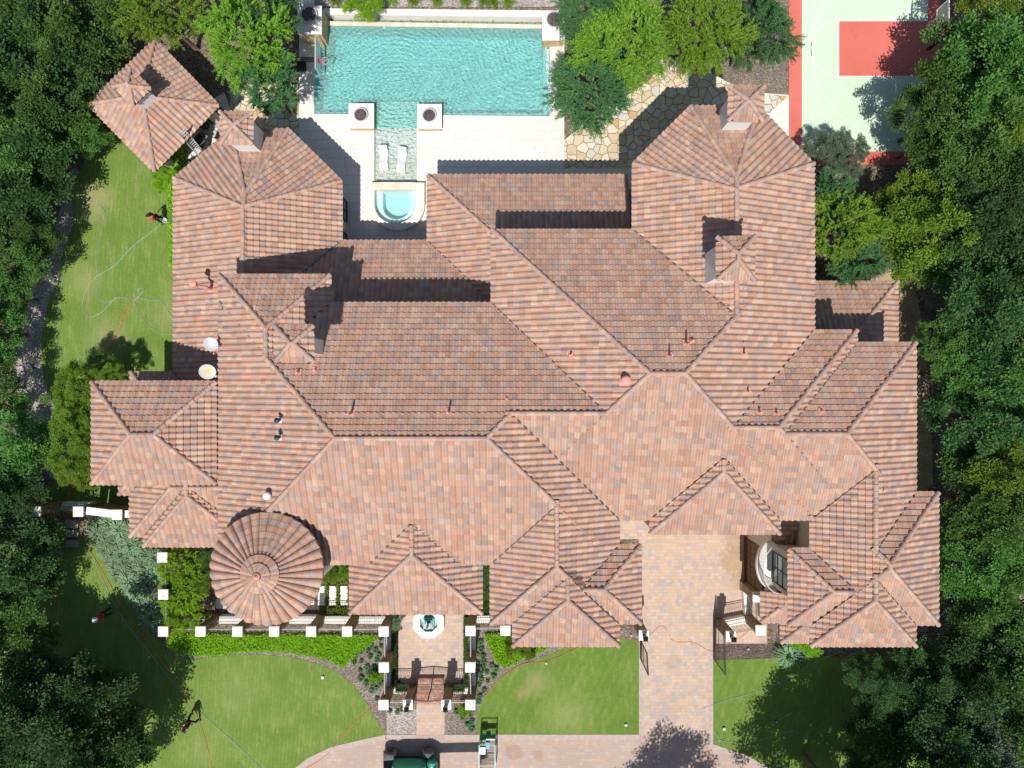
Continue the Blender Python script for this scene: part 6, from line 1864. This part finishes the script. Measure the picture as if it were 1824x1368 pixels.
# crown of the off-frame shadow tree
c = link('crown', meshcache[('oak1','oak')], g_); c.location = (0,0,8.3); c.scale = (.98,.86,.8)
mb = trunk_mb(5, 8, .22, 2.2); me_ = mb.build('trunk', M['bark'], g_, smooth=True)

# ------------------------------------------------------------------ bushes, hedges, ground cover
def scatter_poly(poly, n, rng):
    P = np.array(poly); x0, y0 = P.min(0); x1, y1 = P.max(0); out = []
    m = len(P); got = 0
    while got < n:
        q = np.stack([rng.uniform(x0,x1,n), rng.uniform(y0,y1,n)], 1)
        ins = np.zeros(n, bool)
        for i in range(m):
            a, b = P[i], P[(i+1)%m]
            cond = ((a[1] > q[:,1]) != (b[1] > q[:,1]))
            with np.errstate(divide='ignore', invalid='ignore'):
                xx = (b[0]-a[0])*(q[:,1]-a[1])/(b[1]-a[1]+1e-12)+a[0]
            ins ^= cond & (q[:,0] < xx)
        out.append(q[ins]); got += ins.sum()
    return np.concatenate(out)[:n]
def patch(poly, n, h0, h1, seed, ls=.09, bumpy=.08, wf=.6, up=.35):
    rng = np.random.RandomState(seed); q = scatter_poly(poly, n, rng)
    hz = np.array([mnoise.noise(Vector((a*1.7,b*1.7,seed))) for a, b in q])*bumpy
    z = rng.uniform(h0,h1,len(q))**1.0 + hz
    P = np.column_stack([q, z]); D = rng.normal(size=(len(q),3)); D[:,2] = np.abs(D[:,2])*.4+up*.3
    L_ = rng.uniform(.7,1.3,len(q))*ls
    return leaves(P, D, L_, L_*wf, rng, up=1.2)
def stuff(name, V, leaf, label=None, kind='stuff', cat=None):
    o = link(name, leaf_me(name, V, LM[leaf])); o['kind'] = kind
    return tag(o, label, cat)
def hedge(name, poly, n, h, leaf, label, seed, ls=.09, group='clipped hedges'):
    cx = sum(p[0] for p in poly)/len(poly); cy = sum(p[1] for p in poly)/len(poly)
    t = thing(name, label, 'hedge', (cx, cy, 0), 0, group, world=True)
    inner = MB().prism(inset(poly if sum(poly[i][0]*poly[(i+1)%len(poly)][1]-poly[(i+1)%len(poly)][0]*poly[i][1] for i in range(len(poly)))>0 else poly[::-1], .06), 0, h-.06)
    inner.build('stems', M['hedge_core'], t)
    top = patch(poly, n, h-.10, h, seed, ls, .03)
    rng = np.random.RandomState(seed+1); S = []
    for i in range(len(poly)):
        a = np.array(poly[i]); b = np.array(poly[(i+1)%len(poly)]); L = np.linalg.norm(b-a); m = int(L*h*260)
        if m < 1: continue
        u = rng.uniform(0,1,m)[:,None]; q = a+(b-a)*u; nrm = np.array([(b-a)[1], -(b-a)[0]])/L
        P = np.column_stack([q, rng.uniform(0,h,m)]); D = rng.normal(size=(m,3))*.6; D[:,:2] += nrm*.3*(1); S.append(leaves(P, D, ls, ls*.6, rng))
    V = np.concatenate([top]+S)
    link('leaves', leaf_me('leaves', V, LM[leaf]), t)
    return t
M['hedge_core'] = simple('hedge_stems', (.035,.05,.02), .95)
bed_l = poly_px([(302,1128),(676,1130),(672,1137),(655,1150),(630,1170),(611,1188),(592,1177),(560,1167),(520,1161),(470,1158),(430,1160),(395,1164),(352,1167),(318,1163),(302,1150)])
stuff('ground_cover', patch(bed_l, 15000, .05, .26, 5, .12, .05), 'hedge', 'bright green ground cover below the long front fence')
bed_r = poly_px([(862,1127),(905,1128),(915,1152),(985,1150),(965,1158),(935,1170),(905,1186),(885,1178),(872,1150)])
stuff('ground_cover', patch(bed_r, 5200, .05, .26, 6, .12, .05), 'hedge', 'bright green ground cover right of the fountain court')
stuff('ground_cover', patch(poly_px([(858,1000),(875,1000),(875,1108),(858,1108)]), 2600, .05,.30,7,.10,.05), 'boxw', 'narrow strip of green cover between porch and gable')
_v = np.concatenate([patch(poly_px(q_), n_, .02, .35, 8+k_, .13, .10) for k_, (q_, n_) in enumerate((([(565,1005),(625,1005),(625,1038),(565,1038)], 1300), ([(581.5,1038),(586,1038),(586,1080),(581.5,1080)], 200), ([(601,1038),(606,1038),(606,1080),(601,1080)], 200), ([(621,1038),(627,1038),(627,1080),(621,1080)], 220), ([(572,1081),(627,1081),(627,1100),(572,1100)], 1100)))])
stuff('ground_cover', _v, 'olive', 'loose green planting round the white stepping slabs')
stuff('ground_cover', patch(poly_px([(626,1094),(700,1094),(700,1104),(626,1104)]), 1300, .02,.4,18,.14,.12), 'olive', 'yellow-green planting under the porch eave')
for args in (
 ([(699,1095),(708,1095),(708,1218),(699,1218)], 1500, .55, 'narrow clipped hedge on the left of the fountain court'),
 ([(827,1095),(836,1095),(836,1218),(827,1218)], 1500, .55, 'narrow clipped hedge on the right of the fountain court'),
 ([(708,1216),(741,1216),(741,1227),(708,1227)], 700, .6, 'short clipped hedge left of the brick entry steps'),
 ([(793,1216),(828,1216),(828,1227),(793,1227)], 700, .6, 'short clipped hedge right of the brick entry steps')):
    hedge('clipped_hedge', poly_px(args[0]), args[1], args[2], 'boxw', args[3], len(args[3]), .08)
hedge('wall_hedge', poly_px([(322,250),(333,262),(331,480),(321,480),(317,330)], 0), 2600, 1.3, 'lime', 'bright green hedge squeezed against the left wall of the house', 77, .13, 'wall hedges')
def bush(px, py, r, zc, label, leaf, kind='fine0', name='bush', group='garden bushes', dz=1.0, rz=None):
    s_t = r/2.9; p = W(px, py, zc)
    t = thing(name, label, 'bush', (p.x, p.y, 0), rz if rz is not None else (px*3.7) % 6.28, group)
    k = (kind, leaf)
    if k not in meshcache: meshcache[k] = leaf_me('crown', CH[kind], LM[leaf])
    c = link('foliage', meshcache[k], t); c.location = (0,0,zc); c.scale = (s_t, s_t, s_t*dz)
    mb = MB()
    for i in range(5): a = i*1.256; mb.tube([(0,0,0),(math.cos(a)*r*.3,math.sin(a)*r*.3,zc*.7),(math.cos(a)*r*.6,math.sin(a)*r*.6,zc+.1)], [.04,.03,.012], 5)
    mb.build('stems', M['bark'], t); return t
# lime green tree mass behind the fence corner (three touching crowns)
bush(325,1005,1.6,1.6,'bright lime bush between tower and hidden pillars, upper of three','lime','crape0',dz=.8)
bush(325,1056,1.5,1.5,'bright lime bush beside the tower, middle of three','lime','crape1',dz=.8)
bush(330,1100,1.15,1.4,'bright lime bush at the fence corner, lowest of three','lime','fine2',dz=1.1)
bush(360,1035,.9,1.3,'yellowing bush touching the left side of the round tower','olive','fine1')
bush(372,990,1.0,1.3,'green bush in the corner between gable and round tower','oak','fine2')
for i, (x, y, r, z, lf, lab) in enumerate([
 (196,675,1.0,2.4,'olive','dark-shadowed bush at the top of the tall hedge left of the big lower roof'),
 (150,690,1.5,2.6,'olive','yellow-green bush second from the top of the tall left hedge'),
 (132,740,1.5,2.6,'olive','yellow-green bush midway up the tall left hedge'),
 (130,795,1.5,2.6,'olive','yellow-green bush lower in the tall left hedge'),
 (140,838,1.2,2.4,'olive','lowest bush of the tall left hedge'),
 (182,650,.7,1.8,'oak','small green bush by the cord ends'),
 (302,318,1.0,1.2,'lime','bright bush between pavilion corner and house'),
 (1475,268,1.25,1.9,'grey','sparse grey-green bush over the red court border'),
 (1515,283,1.1,1.8,'grey','sparse twiggy bush right of the first, below the court'),
 (1415,1128,.75,.9,'lime','bright green bush under the lower right gable'),
 (1440,1148,.7,.8,'lime','low bright bush along the lower right eave'),
 (915,1150,.6,.7,'crape','light green shrub at the pillar by the gable'),
 (940,1160,.5,.6,'crape','light green shrub right of the one by the gable pillar'),
 (668,1205,.42,.4,'lime','bright green shrub among the small plants, left bed'),
 (586,1016,.6,.8,'olive','yellow-green shrub above the stepping slabs'),
 (612,1020,.5,.7,'crape','green shrub between stepping slabs and porch'),
 (705,1108,.45,.8,'blue','pale green shrub at the upper left of the fountain court'),
 (650,8,1.1,1.2,'lime','bright yellow-green bush above the pool at the top edge'),
 (830,1262,.45,.5,'lime','green shrub below the lower right court pillar'),
 ]): bush(x, y, r, z, lab, lf, 'fine%d' % (i % 3))
# spiky plant by the gate bed, grass tufts, blue ornamental grasses
def tuft_mesh(seed, r=.55, h=.6, n=170, w=.028, arch=1.0):
    rng = np.random.RandomState(seed); V = []
    for k in range(n):
        a = rng.uniform(0,6.283); rr = rng.uniform(.35,1)*r; hh = h*rng.uniform(.6,1.1)
        d = np.array([math.cos(a), math.sin(a), 0]); s = np.array([-math.sin(a), math.cos(a), 0])*w
        b = d*rr*.08; 
        pts = [b, b+d*rr*.35+np.array([0,0,hh*.75]), b+d*rr*.75+np.array([0,0,hh*.8]), b+d*rr*1.05+np.array([0,0,hh*(.8-.45*arch)])]
        ws = [.7,1,.7,.05]
        for i in range(3):
            V += [pts[i]-s*ws[i], pts[i]+s*ws[i], pts[i+1]+s*ws[i+1], pts[i+1]-s*ws[i+1]]
    return np.array(V)
def tuft_me(seed, leaf, **k):
    V = tuft_mesh(seed, **k); return leaf_me('grass_tuft', V, LM[leaf])
BG_ = [tuft_me(i, 'blue', r=.80, h=.55, n=190, w=.026) for i in range(3)]
rng = random.Random(8); pts = []
bedp = [(182,928),(228,930),(258,962),(286,982),(284,1125),(278,1115),(262,1085),(244,1052),(212,1015),(176,960)]
bp = np.array(bedp)
cand = scatter_poly(bedp, 400, np.random.RandomState(3))
for c_ in cand:
    if all((c_[0]-q[0])**2+(c_[1]-q[1])**2 > 14.5**2 for q in pts): pts.append((c_[0], c_[1]))
bed2 = [(20,935),(105,935),(105,985),(60,985),(20,960)]
for c_ in scatter_poly(bed2, 60, np.random.RandomState(4)):
    if all((c_[0]-q[0])**2+(c_[1]-q[1])**2 > 17**2 for q in pts): pts.append((c_[0], c_[1]))
for i, (x, y) in enumerate(pts):
    o = link('ornamental_grass', BG_[i % 3]); o.location = W(x, y, 0); o.rotation_euler = (0,0,rng.uniform(0,6.28)); s_ = rng.uniform(.85,1.25); o.scale = (s_, s_, s_)
    tag(o, 'blue-green arching grass clump in the bed left of the house', 'grass clump', 'blue-green grass clumps in the left bed')
SP = [tuft_me(20+i, 'crape_dark', r=.24, h=.26, n=70, w=.02, arch=.6) for i in range(3)]
beds = [[(648,1150),(680,1135),(680,1185),(676,1250),(655,1222),(632,1196),(622,1180)], [(842,1140),(858,1140),(868,1170),(892,1195),(868,1222),(852,1250),(844,1255)], [(690,1262),(738,1262),(738,1268),(690,1268)], [(812,1266),(842,1260),(842,1300),(830,1290)]]
pl = []
for bi, b_ in enumerate(beds):
    for c_ in scatter_poly(b_, 220, np.random.RandomState(30+bi)):
        if all((c_[0]-q[0])**2+(c_[1]-q[1])**2 > 9.5**2 for q in pl): pl.append((c_[0], c_[1], bi))
LB = ['small green plant dotted in the mulch left of the fountain court','small green plant dotted in the mulch right of the fountain court','small green plant in the pale mulch below the left court corner','small green plant in the mulch below the right court corner']
for i, (x, y, bi) in enumerate(pl):
    o = link('small_shrub', SP[i % 3]); o.location = W(x, y, 0); s_ = rng.uniform(.75,1.15); o.scale = (s_, s_, s_); o.rotation_euler = (0,0,rng.uniform(0,6.28))
    tag(o, LB[bi], 'small plant', 'small plants ' + ('left of the court','right of the court','below the left court corner','below the right court corner')[bi])
TG = [tuft_me(40+i, 'crape', r=.55, h=.6, n=150, w=.014) for i in range(2)]
LT = ['feathery grass tuft above the tall left pool column','feathery grass tuft second from the left above the pool','feathery grass tuft above the middle left of the pool','feathery grass tuft above the middle of the pool','feathery grass tuft above the middle right of the pool','grass tuft of a close pair, left one, above the pool','grass tuft of a close pair, right one, above the pool','feathery grass tuft nearest the right pool column']
for i, (x, y) in enumerate(((600,6),(700,3),(737,5),(780,5),(830,6),(862,7),(880,8),(905,8))):
    o = link('grass_tuft', TG[i % 2]); o.location = W(x, y, 0); o.rotation_euler = (0,0,i); tag(o, LT[i], 'grass clump', 'feathery tufts above the pool')
sk = tuft_me(50, 'blue', r=1.0, h=.8, n=260, w=.03)
for (x, y, lab, s_) in ((1398,1162,'spiky grey-green plant at the end of the dark mulch bed',1.0),(1422,1160,'spiky grey-green plant under the lower right gable eave',.8)):
    o = link('spiky_plant', sk); o.location = W(x, y, 0); o.scale = (s_,)*3; tag(o, lab, 'plant', 'spiky plants by the lower right gable')
# trough reeds
stuff('reeds', patch(poly_px([(600,28),(966,33),(966,43),(600,38)]), 260, -.5, -.38, 61, .12, .02), 'crape', 'green weed growing in the overflow trough')
# weeds over the mulch and thin grass around the patio beds
stuff('weeds', patch(poly_px([(1270,132),(1310,156),(1345,167),(1404,170),(1404,-20),(1340,-20)]), 1500, .01, .05, 62, .07, .0), 'olive', 'thin weeds in the mulch beside the court')
# ------------------------------------------------------------------ people
SKIN = simple('skin', (.36,.20,.13), .6, .05)
def skin_obj(name, chains, mat, parent, sub=1):
    """chains: lists of (point, radius); points shared by value are merged"""
    V = []; E = []; R = []; idx = {}
    for ch in chains:
        prev = None
        for p, r in ch:
            key = tuple(round(c, 4) for c in p)
            if key not in idx: idx[key] = len(V); V.append(key); R.append(r)
            i = idx[key]
            if prev is not None and prev != i: E.append((prev, i))
            prev = i
    me = bpy.data.meshes.new(name); me.from_pydata(V, E, []); me.materials.append(mat)
    o = link(name, me, parent)
    md = o.modifiers.new('skin', 'SKIN'); md.use_smooth_shade = True
    for i, sv in enumerate(me.skin_vertices[0].data):
        r = R[i]; sv.radius = (r, r) if not isinstance(r, tuple) else r
    me.skin_vertices[0].data[0].use_root = True
    sd = o.modifiers.new('sub', 'SUBSURF'); sd.levels = sub; sd.render_levels = sub
    return o
def person(px, py, rz, label, shirt, trousers, headgear, armL, armR, stride=.12, lean=(0,.03), extra=None):
    t = thing('person', label, 'person', W(px, py, .03), rz, None)
    V3 = lambda x, y, z: (x, y, z)
    lx, ly = lean
    pel = V3(0,0,.94); ch = V3(lx*.5,ly*.6,1.22); ns = V3(lx,ly,1.44); nk = V3(lx,ly+.01,1.52)
    hd = V3(lx,ly+.03,1.64); ht = V3(lx,ly+.02,1.73)
    body = [[(pel,.13),(V3(lx*.3,ly*.3,1.06),.125),(ch,.145),(ns,.08),(nk,.055),(V3(lx,ly+.02,1.58),.075),(hd,.098),(ht,.07)], [(hd,.098),(V3(lx,ly+.125,1.61),.022)]]
    legs = []
    for s, st in ((-1,stride),(1,-stride)):
        legs.append([(pel,.13),(V3(.09*s,0,.88),.095),(V3(.11*s,st*.8+.03,.50),.062),(V3(.12*s,st-.02,.10),.045),(V3(.12*s,st+.02,.05),.045),(V3(.13*s,st+.16,.035),.035)])
    arms = []; hands = []
    for s, A in ((-1,armL),(1,armR)):
        sh = V3(lx+.17*s, ly, 1.40); el, wr = A
        arms.append([(ns,.08),(sh,.062),(el,.043),(wr,.03)])
        d = (Vector(wr)-Vector(el)).normalized(); sd = d.cross(Vector((0,0,1))); sd = sd.normalized() if sd.length > .1 else Vector((1,0,0)); up = sd.cross(d)
        pm = Vector(wr)+d*.055
        hands.append([(wr,.03),(tuple(pm),(.034,.02))])
        for k, (o_, L_) in enumerate(((-.028,.075),(-.009,.085),(.010,.08),(.028,.062))):
            b = pm+d*.035+sd*o_; m_ = b+d*L_*.5-up*.012; e = b+d*L_*.85-up*.04
            hands.append([(tuple(pm),(.034,.02)),(tuple(b),.010),(tuple(m_),.009),(tuple(e),.008)])
        b = Vector(wr)+d*.03-sd*.035*s; hands.append([(wr,.03),(tuple(b),.012),(tuple(b+d*.04-sd*.015*s),.009)])
    skin_obj('body', body+legs+arms+hands, SKIN, t)
    grow = lambda ch, g: [(p, (r+g if not isinstance(r, tuple) else r)) for p, r in ch]
    skin_obj('shirt', [grow(body[0][:4], .028)] + [grow(a[:2], .03)+[(tuple((Vector(a[1][0])+(Vector(a[2][0])-Vector(a[1][0]))*.75)), .062)] for a in arms], shirt, t)
    skin_obj('trousers', [grow(l[:4], .022) for l in legs], trousers, t)
    for l in legs: skin_obj('shoe', [[(l[4][0],.062),(l[5][0],.05)]], M['black'], t)
    # ears, face, hat
    hp = Vector(hd)
    MB().lathe([(.02,-.02),(.02,.02)], hp+Vector((-.095,0,-.02)), 8).lathe([(.02,-.02),(.02,.02)], hp+Vector((.095,0,-.02)), 8).build('ears', SKIN, t)
    MB().lathe([(.010,-.006),(.010,.006)], hp+Vector((-.035,.094,.0)), 8).lathe([(.010,-.006),(.010,.006)], hp+Vector((.035,.094,.0)), 8).bx(hp.x-.025,hp.x+.025,hp.y+.085,hp.y+.096,hp.z-.065,hp.z-.057).build('face', M['black'], t)
    kind, hm = headgear
    if kind == 'brim': MB().lathe([(.18,.03),(.185,.04),(.115,.05),(.112,.12),(.08,.145),(.01,.15)], hp, 24).build('hat', hm, t, smooth=True)
    else:
        mb = MB().lathe([(.112,.0),(.114,.05),(.10,.10),(.06,.135),(.01,.145)], hp, 20); mb.prism([(hp.x-.075,hp.y+.07),(hp.x+.075,hp.y+.07),(hp.x+.05,hp.y+.20),(hp.x-.05,hp.y+.20)], hp.z+.015, hp.z+.03); mb.build('cap', hm, t, smooth=False)
    return t
RED = simple('red_shirt_cloth', (.50,.022,.035), .85, .1); BLK = simple('black_cloth', (.022,.022,.026), .85, .2); NAVY = simple('dark_navy_cloth', (.02,.028,.05), .85, .2)
HAT = simple('white_hat_cloth', (.74,.74,.80), .8, .03)
person(292, 393.5, math.radians(120), 'person in red shirt and black cap holding a hose by the house wall', RED, NAVY, ('cap', BLK),
       ((-.26,.16,1.18),(-.20,.42,1.20)), ((.27,.14,1.17),(.16,.40,1.22)), .10, (0,.06))
person(199.5, 1086, math.radians(150), 'person in a red shirt and white hat standing on the shady left lawn', RED, NAVY, ('brim', HAT),
       ((-.27,.10,1.14),(-.22,.33,1.05)), ((.27,.08,1.14),(.22,.30,1.02)), .14, (0,.05))
p3 = person(349, 1274.5, math.radians(-150), 'person in dark clothes and black cap walking across the lower left lawn', BLK, NAVY, ('cap', BLK),
       ((-.27,-.02,1.13),(-.27,.16,.92)), ((.28,.05,1.14),(.24,.26,1.02)), .30, (0,.07))
MB().bx(-.11,.11,-.14,-.05,1.12,1.36).build('hi_vis_panel', simple('hi_vis_orange', (.75,.22,.03), .7), p3)
# the white pail at the first person's feet
pl_ = thing('pail', 'white pail on the grass beside the person in the black cap', 'bucket', W(297.5,394.5,0))
MB().lathe([(.12,.02),(.15,.30),(.165,.30),(.165,.33),(.135,.32),(.11,.06)], (0,0,0), 20).build('pail_body', M['lounger'], pl_)
MB().tube([(-.15,0,.31),(-.10,.02,.40),(0,.03,.44),(.10,.02,.40),(.15,0,.31)], .008, 5).build('handle', M['metal_grey'], pl_)
